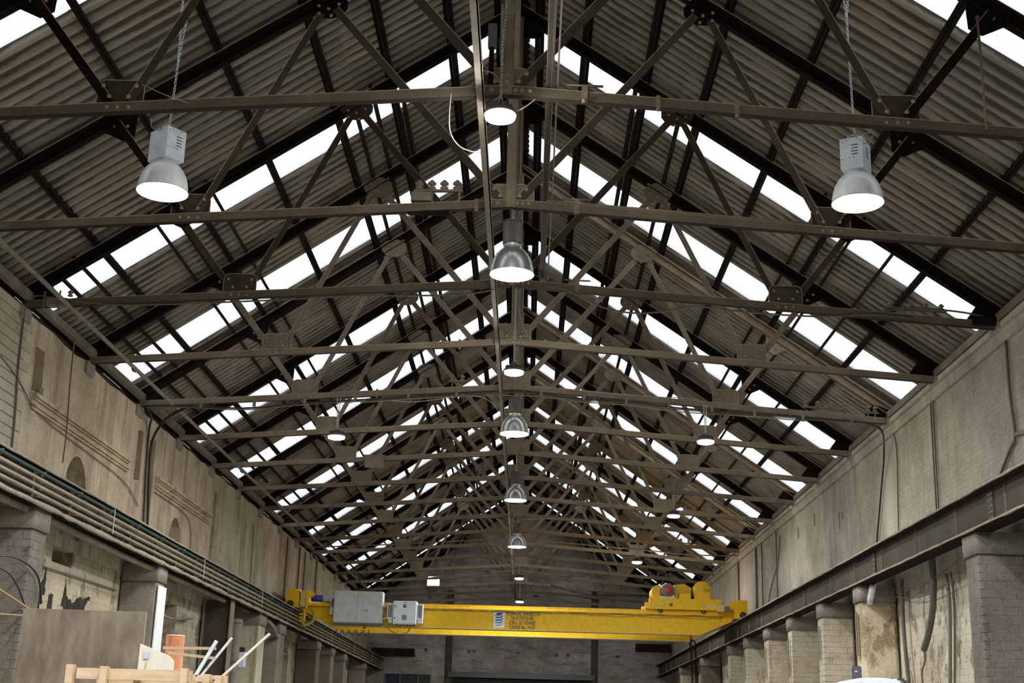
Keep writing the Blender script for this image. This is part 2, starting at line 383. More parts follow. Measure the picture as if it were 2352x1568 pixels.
# painted blocks of the near-left wall, and padstones at the wall head
bl = bevel(MB().box((-.015, -.215, -.067), (.015, .215, .067)).obj('block', 'block', wl), .004, 1); me_block = bl.data
first = True
for i in range(16):
    z = 5.12+i*.148
    for j in range(6):
        y = 16.35+j*.44+(.22 if i % 2 else 0)
        if y > 18.75: continue
        o = bl if first else mk('block', me_block, wl)
        first = False; o.location = (-XW+.005+random.uniform(-.004, .003), y, z)
for k in range(3, 18):
    o = MB().box((-.24, -.2, -.12), (.05, .2, .1)).obj('padstone', 'concrete', wl, loc=(-XW, YK(k)+.02, 7.33))
    bevel(o, .02, 1)
wr = mk('wall_right', None, kind='structure', label='long right wall, grey limewashed brick with a stepped cornice')
top = slope_top(YB, YE, 7.4, .015, 5)
up = MB().prism([(YE, 4.3), (YB, 4.3)]+top, XW, XW+.45).obj('upper_wall', 'wall_r', wr)
cut = MB()
for a in ([(31.44, 6.89), (31.58, 6.89), (31.58, 6.6), (31.44, 6.6)], [(33.4, 6.87), (33.54, 6.87), (33.54, 6.58), (33.4, 6.58)], [(28.9, 6.5), (29.06, 6.5), (29.02, 6.12), (28.92, 6.12)], [(28.62, 6.45), (28.72, 6.45), (28.72, 6.32), (28.62, 6.32)], [(46.1, 6.9), (46.3, 6.9), (46.3, 6.4), (46.1, 6.4)]):
    cut.prism(a, XW-.1, XW+.2)
boolean_cut(up, cut)
MB().box((XW-.12, YB, 7.38), (XW+.3, YE, 7.47)).obj('cornice', 'wall_r', wr)
MB().box((XW-.06, YB, 7.2), (XW+.2, YE, 7.39)).obj('cornice', 'wall_r', wr)
MB().box((XW+.2, YB, 7.4), (XW+.45, YE, 7.62)).obj('wall_head', 'gutter', wr)
o = MB().box((XW+.02, YB, 0), (XW+.45, YE, 4.3)).obj('lower_wall', 'wall_rl', wr)
boolean_cut(o, MB().box((XW-.2, 48.6, .5), (XW+.4, 53.0, 4.1)))
for k in range(3, 18):
    o = MB().box((-.12, -.2, -.05), (.24, .2, .05)).obj('padstone', 'concrete', wr, loc=(XW-.02, YK(k), 7.44)); bevel(o, .01, 1)
# end wall with gable
zE = lambda x: 12.75-SL*abs(x)
we = mk('wall_end', None, kind='structure', label='far brick gable wall behind the crane')
o = MB().plate([(-7.5, 0), (7.5, 0), (7.5, zE(7.5)), (0, zE(0)), (-7.5, zE(7.5))], YE, YE+.4).obj('gable', 'wall_e', we)
c = MB()
for x, z in ((-4.41, 5.42), (-2.39, 5.39), (-2.15, 5.4), (-.07, 5.36), (1.73, 5.34), (2.27, 5.34), (4.58, 5.34)): c.box((x-.08, YE-.1, z-.07), (x+.08, YE+.22, z+.07))
for x, z in ((1.9, 8.95), (2.25, 9.0), (-2.9, 8.1), (-1.6, 9.1), (.7, 8.0), (3.1, 8.05)): c.box((x-.14, YE-.1, z-.07), (x+.14, YE+.22, z+.07))
c.box((-3.15, YE-.1, -.1), (3.35, YE+.25, 4.3)).box((-6.3, YE-.1, 1.5), (-4.1, YE+.3, 4.3)).box((4.6, YE-.1, 1.5), (6.0, YE+.3, 4.15))
boolean_cut(o, c)
for x, a, b in ((-3.32, 0, 8.2), (3.5, 0, 8.3)):
    MB().box((x-.1, YE-.1, a), (x+.1, YE+.02, b)).box((x-.16, YE-.03, a), (x+.16, YE+.02, b)).obj('wall_post', 'post', we)
MB().box((-6.9, YE-.3, 5.1), (-4.9, YE+.02, 5.28)).box((-6.9, YE-.3, 5.28), (-4.9, YE-.24, 5.45)).obj('red_shelf_beam', 'rust', we)
MB().box((5.4, YE-.3, 5.6), (7.05, YE+.02, 5.78)).box((5.4, YE-.3, 5.78), (7.05, YE-.24, 5.95)).obj('red_shelf_beam', 'rust', we)
o = MB().plate([(-7.6, 0), (7.6, 0), (7.6, zE(7.6)), (0, zE(0)), (-7.6, zE(7.6))], YB-.4, YB).obj('wall_back', 'wall_e', kind='structure', label='brick gable wall behind the camera')
# roller shutter door and window in the end wall
dr = mk('door_1', None, kind='structure', label='grey-green roller shutter door in the far wall')
for i in range(28):
    z = 1.0+i*.115; MB().prism([(YE+.05, z), (YE+.02, z+.02), (YE-.0, z+.055), (YE+.02, z+.09), (YE+.05, z+.11), (YE+.08, z+.11), (YE+.08, z)], -3.15, 3.35).obj('shutter_slat', plain('shutter_%d' % i, (.09, .13, .12), .45, .3) if i == 0 else 'shutter', dr) if i else None
    if i == 0: M['shutter'] = plain('shutter_green', (.07, .085, .08), .4, .3)
MB().box((-3.3, YE-.3, 4.22), (3.5, YE-.01, 4.42)).box((-3.3, YE-.32, 4.42), (3.5, YE-.01, 4.46)).obj('shutter_box', 'shutter', dr)
wn = mk('window_1', None, kind='structure', label='arched opening with mullions in the far wall, left of the shutter')
for x in (-6.25, -5.55, -4.7, -4.12): MB().box((x-.035, YE+.02, 1.5), (x+.035, YE+.12, 4.3)).obj('mullion', 'gutter', wn)
MB().box((-6.3, YE+.16, 1.5), (-4.1, YE+.2, 4.3)).obj('pane', plain('dark_glass', (.06, .065, .09), .1), wn)
# ------------------------------------------------------------------ roof: sheets and purlins
ceil = mk('ceiling', None, kind='structure', label='pitched roof of corrugated sheets with white skylight strips')
SW = 1.08; NC = 5; PER = SW/NC; AMP = .034; DX = 2.52
def sheet_mesh(side, mat, x0, x1, name):
    vs = []; fs = []; n = NC*12
    nrm = Vector((SL*side, 0, 1)).normalized()
    for i in range(n+1):
        y = i*SW/n; a = AMP*math.tanh(1.9*math.cos(2*PI*y/PER))
        for x in (x0, x1): p = Vector((side*x, y, -SL*x))+nrm*a; vs.append(p)
    for i in range(n): q = i*2; fs.append((q, q+1, q+3, q+2))
    mb = MB(); mb.add(vs, fs, True); me = mb.mesh(name, mat, False); return me
SKYCOL = {0, 6, 10, 15, 19, 24, 29, 33, 38, 45}
tiers = ((.0, 2.56), (2.5, 5.06), (5.0, 7.55))
for side in (1, -1):
    for t, (a, b) in enumerate(tiers):
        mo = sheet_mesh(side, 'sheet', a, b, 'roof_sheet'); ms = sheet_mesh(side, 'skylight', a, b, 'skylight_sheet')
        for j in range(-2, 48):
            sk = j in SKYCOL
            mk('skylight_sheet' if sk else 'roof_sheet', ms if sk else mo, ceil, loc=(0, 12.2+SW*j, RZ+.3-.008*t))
    for tp in ('sheet', 'skylight'):
        mb = MB(); n = NC*12; nrm = Vector((SL*side, 0, 1)).normalized()
        for j in range(-19, -2):
            if ((j % 5) == 0) != (tp == 'skylight'): continue
            vs = []; 
            for i in range(n+1):
                y = i*SW/n; aa = AMP*math.tanh(1.9*math.cos(2*PI*y/PER))
                for x in (0, 7.55): vs.append(Vector((side*x, 12.2+SW*j+y, RZ+.3-SL*x))+nrm*aa)
            mb.add(vs, [(q*2, q*2+1, q*2+3, q*2+2) for q in range(n)], True)
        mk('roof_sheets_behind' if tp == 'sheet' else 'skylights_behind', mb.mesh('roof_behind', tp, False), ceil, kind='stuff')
    ang = math.atan(SL)*side
    def purlin(x, y0, y1, wd, hh, mat, lift):
        c = Vector((side*x, 0, raf(x)+lift))
        mb = MB(); rm = Matrix.Translation(c) @ Matrix.Rotation(ang, 4, 'Y')
        mb.box((-wd*.1, y0, -hh/2), (wd*.1, y1, hh/2), rm).box((-wd/2, y0, hh/2-.012), (wd/2, y1, hh/2), rm).box((-wd/2, y0, -hh/2), (wd/2, y1, -hh/2+.014), rm)
        mb.obj('purlin', mat, ceil)
    for x in (.32, 1.05, 1.97, 2.78, 3.82, 4.88, 6.16): purlin(x, YB, YE, .1, .12, 'dark', .19)
    for x in ((1.84, 2.52, 4.62, 5.17, 5.7) if side > 0 else (1.84, 2.24, 2.52, 4.62, 5.17, 5.42, 6.46, 6.74)): purlin(x, YK(3), YE, .05, .07, 'rust', .16)
    purlin(7.2, YB, YE, .14, .16, 'dark', .12)
MB().box((-.16, YB, 12.62), (.16, YE, 12.72)).box((-.03, YB, 12.35), (.03, YE, 12.62)).obj('ridge_board', 'dark', ceil)
for side in (1, -1):
    MB().box((side*7.02-.05, YB, 7.5), (side*7.02+.05, YE, 7.62)).obj('wall_plate', 'gutter', wl if side < 0 else wr)

# ------------------------------------------------------------------ roof trusses
def rivets(par, pts, single, y=-.03):
    if single:
        for x, z, r in pts: MB().dome((x, y, z), r*1.25).obj('rivet', 'rivet', par)
    else:
        mb = MB()
        for x, z, r in pts: mb.dome((x, y, z), r*1.25, n=7)
        tag(mb.obj('rivets', 'rivet', par), kind='stuff')
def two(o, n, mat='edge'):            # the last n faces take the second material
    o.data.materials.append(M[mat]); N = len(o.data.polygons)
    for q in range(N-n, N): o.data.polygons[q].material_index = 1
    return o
def angle(p0, p1, wd, name, par, mat='steel', flange=.07, y=0, side=1):
    p0 = Vector((p0[0], y, p0[1])); p1 = Vector((p1[0], y, p1[1])); mb = MB()
    d = (p1-p0).normalized(); a = d.cross(Vector((0, 1, 0))).normalized(); up = 1 if a.z > 0 else -1
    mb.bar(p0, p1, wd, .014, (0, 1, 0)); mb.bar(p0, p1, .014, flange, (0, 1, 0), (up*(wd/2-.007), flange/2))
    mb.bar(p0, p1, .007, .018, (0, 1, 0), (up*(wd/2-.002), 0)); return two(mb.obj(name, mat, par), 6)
def gusset(pol, y0, y1, mat, par, n_edge=None):
    mb = MB().plate(pol, y0, y1); c = Vector((sum(p[0] for p in pol)/len(pol), 0, sum(p[1] for p in pol)/len(pol))); k = 0
    zmin = min(p[1] for p in pol)
    for i in range(len(pol)):
        a, b = pol[i], pol[(i+1) % len(pol)]
        if n_edge and not n_edge(a, b): continue
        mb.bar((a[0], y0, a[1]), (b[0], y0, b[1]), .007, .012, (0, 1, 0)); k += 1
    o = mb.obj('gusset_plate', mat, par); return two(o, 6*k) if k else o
def build_truss(single, label, dim=False, tan=False):
    t = thing('roof_truss', label, 'roof truss', (0, 0, 0), group='steel roof trusses along the hall')
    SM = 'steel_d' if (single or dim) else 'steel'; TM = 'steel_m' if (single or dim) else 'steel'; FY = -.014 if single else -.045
    for s in (-1, 1):
        mb = MB(); a = Vector((s*.0, 0, RZ-.02)); b = Vector((s*7.12, 0, raf(7.12)))
        mb.bar(a, b, .15, .018); d = (b-a).normalized(); nr = Vector((SL*s, 0, 1)).normalized()
        mb.bar(a+nr*.08, b+nr*.08, .02, .16)
        for q in (.03, -.03): mb.bar(a-nr*.06+Vector((0, q, 0)), b-nr*.06+Vector((0, q, 0)), .012, .05)
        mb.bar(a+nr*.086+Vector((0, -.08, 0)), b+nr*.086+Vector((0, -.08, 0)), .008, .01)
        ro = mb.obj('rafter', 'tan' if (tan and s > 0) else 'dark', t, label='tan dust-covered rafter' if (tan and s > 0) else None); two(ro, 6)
        mb = MB(); p0 = Vector((s*.02, -.055, tie(0))); p1 = Vector((s*7.08, -.055, tie(7.08)))
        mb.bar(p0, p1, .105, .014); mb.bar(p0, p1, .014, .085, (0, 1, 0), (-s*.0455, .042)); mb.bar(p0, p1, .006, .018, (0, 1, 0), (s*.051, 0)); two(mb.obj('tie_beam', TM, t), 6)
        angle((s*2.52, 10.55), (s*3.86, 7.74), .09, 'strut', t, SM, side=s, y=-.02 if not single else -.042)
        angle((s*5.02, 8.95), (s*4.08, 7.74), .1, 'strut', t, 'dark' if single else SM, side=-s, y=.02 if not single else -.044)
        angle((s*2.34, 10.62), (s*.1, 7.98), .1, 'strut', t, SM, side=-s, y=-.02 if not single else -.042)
        # gusset on the tie
        zt = tie(3.97); g = .24; ch = .05
        pol = [(s*3.97-g, zt-.03), (s*3.97+g, zt-.03), (s*3.97+g, zt+.24), (s*3.97+g-ch*.4, zt+.3), (s*3.97+g-ch*1.4, zt+.325), (s*3.97-g+ch*1.4, zt+.325), (s*3.97-g+ch*.4, zt+.3), (s*3.97-g, zt+.24)]
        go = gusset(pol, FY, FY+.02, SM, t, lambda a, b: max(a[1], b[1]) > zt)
        rivets(go, [(s*3.97-.17, zt+.24, .02), (s*3.97-.1, zt+.12, .02), (s*3.97+.17, zt+.24, .02), (s*3.97+.1, zt+.12, .02), (s*3.97-.11, zt, .018), (s*3.97, zt, .018), (s*3.97+.11, zt, .018)], single, -.06)
        # gusset at node A (rounded below the rafter)
        xa = 2.43; za = raf(xa); pol = [(s*(xa+.25*math.cos(q)), za-.09+.2*math.sin(q)*(1.0 if math.sin(q) < 0 else .9)) for q in [2*PI*(i+.5)/12 for i in range(12)]]
        go = gusset(pol, FY, FY+.02, SM if not single else 'dark', t, lambda a, b: False)
        rivets(go, [(s*(xa-.13), za-.1, .02), (s*(xa+.0), za-.17, .02), (s*(xa+.13), za-.13, .02), (s*(xa-.04), za-.27, .02), (s*(xa+.12), za-.24, .02), (s*(xa-.17), za+.06, .02)], single, -.046)
        xb = 5.04; zb = raf(xb); pol = [(s*(xb-.28), raf(xb-.28)), (s*(xb-.26), zb-.22), (s*(xb-.12), zb-.3), (s*(xb+.1), zb-.2), (s*(xb+.26), raf(xb+.26))]
        go = MB().plate(pol, -.012, .012).obj('gusset_plate', ('tan' if (tan and s > 0) else 'dark'), t)
        rivets(go, [(s*(xb-.16), zb-.1, .02), (s*(xb-.1), zb-.2, .02), (s*xb, zb-.1, .02)], single, -.014)
        xc = 6.85; MB().plate([(s*6.5, tie(6.5)-.04), (s*7.1, tie(7.1)-.05), (s*7.1, raf(7.1)+.06), (s*6.75, raf(6.75)-.04)], -.01, .01).obj('gusset_plate', 'dark', t)
    zc = tie(0)
    if single: pol = [(-.3, zc-.05), (.3, zc-.05), (.3, zc+.22), (.17, zc+.27), (-.17, zc+.27), (-.3, zc+.22)]
    else: pol = [(-.29, zc-.05), (.29, zc-.05), (.29, zc+.27), (.24, zc+.31), (-.24, zc+.31), (-.29, zc+.27)]
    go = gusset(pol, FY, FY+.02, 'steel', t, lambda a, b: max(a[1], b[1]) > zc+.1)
    rivets(go, [(x, zc, .021) for x in (-.24, -.15, -.0, .09, .16, .24)]+[(.12, zc+.1, .023), (.2, zc+.19, .023), (-.12, zc+.1, .023), (-.2, zc+.19, .023), (0, zc+.09, .02), (0, zc+.18, .02)], single, -.06)
    mb = MB(); mb.box((-.05, -.066, zc-.05), (.06, -.05, 12.3)).box((.055, -.066, zc+.02), (.07, .02, 12.3)).obj('king_post', 'steel', t)
    MB().plate([(-.42, raf(.42)), (-.36, raf(.42)-.2), (.36, raf(.42)-.2), (.42, raf(.42)), (0, RZ+.04)], -.012, .012).obj('gusset_plate', 'dark', t)
    return t
ORD = ['nearest', 'second nearest', 'third nearest', 'fourth nearest', 'fifth nearest', 'sixth nearest', 'seventh nearest', 'eighth nearest', 'ninth nearest', 'ninth farthest', 'eighth farthest', 'seventh farthest', 'sixth farthest', 'fifth farthest', 'fourth farthest', 'third farthest', 'second farthest', 'farthest']
EX = {0: 'crossing above the side lamps', 1: 'with an insulator rack left of centre', 2: 'behind the large ribbed lamp', 3: 'with plain tie beam',
      4: 'its right rafter coated in tan dust', 17: 'against the far brick gable'}
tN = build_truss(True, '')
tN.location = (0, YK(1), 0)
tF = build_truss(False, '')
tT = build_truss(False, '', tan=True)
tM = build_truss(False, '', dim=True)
for k in range(18):
    lab = 'riveted steel truss %s %s the camera%s' % (ORD[k], 'to' if k < 9 else 'from', ', '+EX[k] if k in EX else ', dusty brown')
    y = YK(k+1) if k < 17 else YK(18)+.05
    if k == 0: tN['label'] = lab
    elif k < 2: copy_tree(tN, (0, y, 0), lab)
    elif k == 2: tM.location = (0, y, 0); tM['label'] = lab
    elif k in (7, 9, 10, 12, 13): copy_tree(tT, (0, y, 0), lab)
    elif k == 4: tT.location = (0, y, 0); tT['label'] = lab
    elif k == 3: tF.location = (0, y, 0); tF['label'] = lab
    else: copy_tree(tF, (0, y, 0), lab)
# ------------------------------------------------------------------ long runs along the ties
MB().box((-.3, YB, 7.82), (-.22, YE-.1, 7.87)).box((-.24, YB, 7.82), (-.225, YE-.1, 7.9)).obj('cable_batten', 'batten', label='pale grey cable batten running the whole hall just left of the centre lamps', cat='batten')
MB().tube([(.45, YB, 8.03), (.44, YK(3)+.1, 8.03)], .038, 10).obj('steam_pipe', 'steel', label='thick brown pipe lying on the near tie beams right of centre', cat='pipe')
MB().tube([(.53, YB, 8.05), (.52, YK(3), 8.02)], .01, 6).obj('thin_conduit', 'cable_d', label='thin grey conduit beside the thick brown pipe right of centre', cat='conduit')
mb = MB(); mb.tube([(-6.42, YB, 7.44), (-6.46, YE-1, 7.45)], .035, 10)
sp = mb.obj('side_pipe', 'batten', label='pale steel pipe running the hall above the left wall under the tie ends', cat='pipe')
for k in range(2, 18): MB().tube([(-6.46, YK(k)+.4, 7.445), (-6.46, YK(k)+.5, 7.445)], .048, 8).obj('pipe_coupling', 'batten', sp)
for k, nm in ((3, 'nearer'), (5, 'farther')): pass
t1p = MB().tube([(.45, YK(2)-.06, tie(.45)+.07), (3.72, YK(2)-.06, tie(3.72)+.07)], .018, 8).obj('tie_conduit', 'steel', label='conduit along the top of the second tie beam, right half', cat='conduit')

# ------------------------------------------------------------------ crane runway beams
def runway(side, label):
    t = thing('crane_runway_beam', label, 'steel beam', (side*6.5, 0, 4.72)); L0, L1 = YB+.2, YE-.05
    MB().box((-.008, L0, -.24), (.008, L1, .24)).obj('web', 'plaster_steel', t)
    for nm, w2, z0, z1 in (('top_flange', .17, .23, .258), ('bottom_flange', .15, -.265, -.235)):
        mb = MB().box((-w2, L0, z0), (w2, L1, z1)); rnd = random.Random(5)
        P = [(-side*(w2+.002), L0+i*.35, (z0+z1)/2+.002+rnd.uniform(-.004, .004)) for i in range(int((L1-L0)/.35)+1)]
        n0 = len(mb.f); mb.tube(P, [.017+rnd.uniform(-.004, .005) for _ in P], 6)
        o = mb.obj(nm, 'dark' if w2 < .16 else 'steel_d', t); two(o, len(mb.f)-n0, 'gutter_l')
    MB().box((-.03, L0, .26), (.03, L1, .31)).obj('crane_rail', 'steel', t)
    return t
M['gutter_l'] = rough_mat('caked_dust_lip', (.22, .18, .125), (.34, .285, .205), (.46, .4, .3), 6, .95, .5, 50)
M['plaster_steel'] = rough_mat('dusty_web', (.03, .023, .016), (.06, .047, .033), (.1, .082, .058), 1.5, .9, .5, 40)
rb = runway(1, 'deep steel crane runway beam carried on the right-hand brick piers')
for y in (11.4, 17.64, 23.83, 29.94, 36.1, 42.2, 48.3, 54.4):
    sp_ = MB().box((-.03, y-.1, -.2), (-.008, y+.1, .2)).obj('splice_plate', 'plaster_steel', rb)
    mb = MB()
    for q in range(5): mb.dome((-.03, y-.05, -.16+q*.08), .018, (-1, 0, 0), 6); mb.dome((-.03, y+.05, -.16+q*.08), .018, (-1, 0, 0), 6)
    tag(mb.obj('bolts', 'steel', sp_), kind='stuff')
for y in [13+2.05*i for i in range(24)]: MB().box((-.03, y-.005, -.235), (-.008, y+.005, .23)).obj('stiffener', 'steel', rb)
lb = runway(-1, 'deep steel crane runway beam carried on the left-hand piers, behind the conductor rails')
for y in [14+2.05*i for i in range(24)]: MB().box((.008, y-.006, -.235), (.03, y+.006, .23)).obj('stiffener', 'steel', lb)
mb = MB(); rnd = random.Random(9); P = [(.17, YB+.4+i*.3-0, -.25+rnd.uniform(-.006, .006)) for i in range(236)]
mb.tube([(x, y, z) for x, y, z in P], [.035+rnd.uniform(-.01, .012) for _ in P], 7); mb.obj('caked_ledge', 'gutter_l', lb)
# conductor rails on the left beam
for i, (z, mt, lab) in enumerate(((4.86, 'green', 'green top conductor rail along the left crane beam'), (4.77, 'bus', 'upper yellow conductor rail, just below the green rail on the left crane beam'), (4.67, 'bus', 'middle yellow conductor rail on the left crane beam'), (4.57, 'bus', 'lowest yellow conductor rail on the left crane beam'))):
    MB().box((-6.3, YB+.5, z-.012), (-6.268, YE-.4, z+.02)).box((-6.29, YB+.5, z-.022), (-6.278, YE-.4, z-.012)).obj('conductor_rail', mt, label=lab, cat='conductor rail', group='conductor rails on the left crane beam')
yb = [13.2+1.55*i for i in range(32)]
ti = MB().box((-6.45, -.015, -.17), (-6.43, .015, .2)).box((-6.45, -.012, .16), (-6.28, .012, .185)).box((-6.45, -.012, -.17), (-6.28, .012, -.15))
bm_ = ti.mesh('bracket', 'steel'); im_ = MB().box((-6.34, -.02, -.02), (-6.3, .02, .03)).mesh('insulator', 'insul'); st_ = MB().box((-6.262, -.008, -.2), (-6.255, .008, .19)).mesh('strap', 'insul')
for i, y in enumerate(yb):
    t = thing('rail_bracket', 'small bracket with cream insulators holding the conductor rails on the left crane beam', 'bracket', (0, y, 4.72), group='conductor rail brackets')
    mk('bracket_arm', bm_, t); [mk('insulator', im_, t, loc=(0, 0, z)) for z in (.14, .05, -.05, -.15)]
    if i % 4 == 1: mk('white_strap', st_, t)

# ------------------------------------------------------------------ piers
def rbox(x0, x1, y0, y1, z0, z1, r, name, mat, par):
    mb = MB(); pts = []
    for cx, cy, a0 in ((x1-r, y1-r, 0), (x0+r, y1-r, PI/2), (x0+r, y0+r, PI), (x1-r, y0+r, 1.5*PI)):
        for i in range(5): t = a0+PI/2*i/4; pts.append((cx+r*math.cos(t), cy+r*math.sin(t)))
    n = len(pts); mb.add([(x, y, z0) for x, y in pts]+[(x, y, z1) for x, y in pts], [(i, (i+1) % n, (i+1) % n+n, i+n) for i in range(n)], True)
    mb.f += [tuple(range(n-1, -1, -1)), tuple(range(n, 2*n))]; mb.sm += [False]*2
    return mb.obj(name, mat, par)
BR = {}
def brick_mesh(kind0, half=False):
    kind = kind0+('h' if half else '')
    if kind not in BR:
        o = MB().box((-.06 if half else -.12, -.03, -.0535), (.06 if half else .12, .03, .0535)).mesh('brick', kind0); bm = bmesh.new(); bm.from_mesh(o)
        bmesh.ops.bevel(bm, geom=bm.edges[:], offset=.006, segments=1, affect='EDGES'); bm.to_mesh(o); bm.free(); BR[kind] = o
    return BR[kind]
def pier(side, yn, yf, label, core='mortar', cap='concrete', bricks='brick', zb0=2.0, zb1=4.13, capz=4.16, xf=6.42, out=.015, r=.06, cat='brick pier'):
    t = thing('brick_pier' if bricks else 'rendered_pier', label, cat, (side*6.75, (yn+yf)/2, 0), group='piers along the right wall' if side > 0 else 'piers along the left wall')
    hw = (yf-yn)/2; xi = -(6.75-xf); xo = XW+.0-6.75
    X = lambda a, b: (min(side*a, side*b), max(side*a, side*b))
    a, b = X(xi+.02, xo); rbox(a, b, -hw+.02, hw-.02, 0, capz, r, 'pier_core', core, t)
    a, b = X(xi-out, xo); rbox(a, b, -hw-out, hw+out, capz, 4.455, r+.02, 'pier_cap', cap, t)
    if bricks:
        bmz = brick_mesh(bricks); z = zb0; i = 0
        def course(L, odd):
            out = []; a = .012
            if odd: out.append((a+.06, 1)); a += .127
            while a+.24 < L: out.append((a+.12, 0)); a += .247
            if L-a > .13: out.append((a+.06, 1))
            return out
        hb = brick_mesh(bricks, True)
        while z < zb1-.03:
            for c, h in course(xo-xi, i % 2): mk('brick', hb if h else bmz, t, loc=(side*(xi+c), -hw+.046+random.uniform(-.002, .003), z+.052), rot=(random.uniform(-.01, .01), random.uniform(-.006, .006), random.uniform(-.01, .01)))
            for c, h in course(2*hw, (i+1) % 2): mk('brick', hb if h else bmz, t, loc=(side*(xi+.046+random.uniform(-.002, .003)), -hw+c, z+.052), rot=(0, 0, PI/2))
            z += .114; i += 1
    return t
RP = [(18.15, 18.75, 'brick pier at the right edge, nearest to the camera, dark limewashed courses', 'brick_d', 0), (24.72, 25.3, 'tan-stained brick pier right of the tall pipe hose, second nearest on the right', None, 1),
      (28.0, 28.58, 'whitewashed brick pier with a dark patch, third nearest on the right', 'brick', 0), (31.3, 31.92, 'pale whitewashed brick pier, fourth nearest on the right', 'brick', 0), (34.4, 35.1, 'whitewashed brick pier, fifth nearest on the right', 'brick', 0),
      (37.8, 38.35, 'narrow whitewashed brick pier, sixth nearest on the right', 'brick', 0), (40.9, 41.5, 'whitewashed brick pier with mossy cap beneath the crane end, right side', 'brick', 0), (47.4, 48.0, 'dark brick pier beyond the crane hook chain, right side', 'brick_d', 0), (54.0, 54.6, 'pale pier nearest the far wall on the right', None, 2)]
for i, (a, b, lab, br, ty) in enumerate(RP):
    p = pier(1, a, b, lab, core='mortar_p' if br == 'brick' else 'brick_d' if br else ('plaster_t' if ty == 1 else 'wall_rl'), bricks=br, zb0=2.3 if i else 2.2, r=.04 if i == 0 else .09, cat='pier')
    if 1 <= i <= 5: MB().box((-.37, -.07, 3.1+.1*(i % 3)), (-.345, .0, 3.98)).obj('conduit_cover', 'plaster_g', p)
LP = [(18.0, 18.62, 'near left pier of sooty brick under the crane beam, behind the plywood sheet', 'brick_d', 'concrete'), (24.4, 25.0, 'grey rendered left pier with a white painted corner, behind the orange clay pipe', None, 'plaster_g'), (34.1, 35.0, 'pale yellowish plastered pier on the left wall behind the raised timbers', None, 'plaster_c'),
      (36.9, 37.9, 'left pier with patched brown render and a broad pipe head', None, 'plaster_g'), (43.8, 44.6, 'grey left pier third from the far end', None, 'plaster_g'), (47.2, 47.9, 'grey left pier second from the far end', None, 'plaster_g'), (50.6, 51.2, 'pale left pier with exposed red brick beside it', None, 'concrete'), (57.0, 57.7, 'left pier closest to the far wall', None, 'concrete')]
for i, (a, b, lab, br, mt) in enumerate(LP):
    p = pier(-1, a, b, lab, core='mortar' if br else mt, cap='concrete' if i else 'plaster_g', bricks=br, zb0=2.3, r=.03, cat='pier')
    if i == 1: MB().box((.332, -.27, 0), (.352, .27, 4.09)).obj('painted_strip', 'sign_white', p, label='white painted corner strip')
# steel stanchion between left piers
t = thing('steel_stanchion', 'brown riveted steel column standing against the left wall between piers', 'steel column', (-6.75, 30.9, 0))
MB().box((-.3, -.012, 0), (.3, .012, 4.45)).obj('web', 'plaster_steel', t); MB().box((-.32, -.2, 0), (-.3, .2, 4.45)).obj('flange', 'steel', t); MB().box((.3, -.2, 0), (.32, .2, 4.45)).obj('flange', 'steel', t)
for x, y, r, lab in ((-6.5, 31.75, .12, 'thick dusty downpipe with a broken head beside the left steel column'), (-6.6, 32.6, .07, 'thinner dusty downpipe behind the thick one, left wall')):
    t = thing('downpipe', lab, 'pipe', (x, y, 0))
    MB().tube([(0, 0, 0), (0, 0, 4.1)], r, 12).obj('pipe', 'plaster_g', t)
    for z in (2.2, 3.1, 4.0): MB().tube([(0, 0, z), (0, 0, z+.08)], r*1.2, 12).obj('pipe_collar', 'plaster_g', t)
# pipe beneath the left runway beam
cable('under_beam_pipe', [(-6.55, 14, 4.4), (-6.55, 17.6, 4.42), (-6.55, 20.3, 4.4), (-6.55, 23.3, 4.38), (-6.55, 27, 4.4), (-6.55, 30.5, 4.4)], .055, 'plaster_g', 'lumpy dust-caked pipe under the left crane beam', 'pipe')
cable('broken_pipe', [(-6.5, 35.4, 4.38), (-6.42, 35.9, 4.25), (-6.4, 36.5, 4.05), (-6.42, 36.9, 4.1)], .06, 'concrete', 'sagging broken pipe length under the left crane beam', 'pipe')

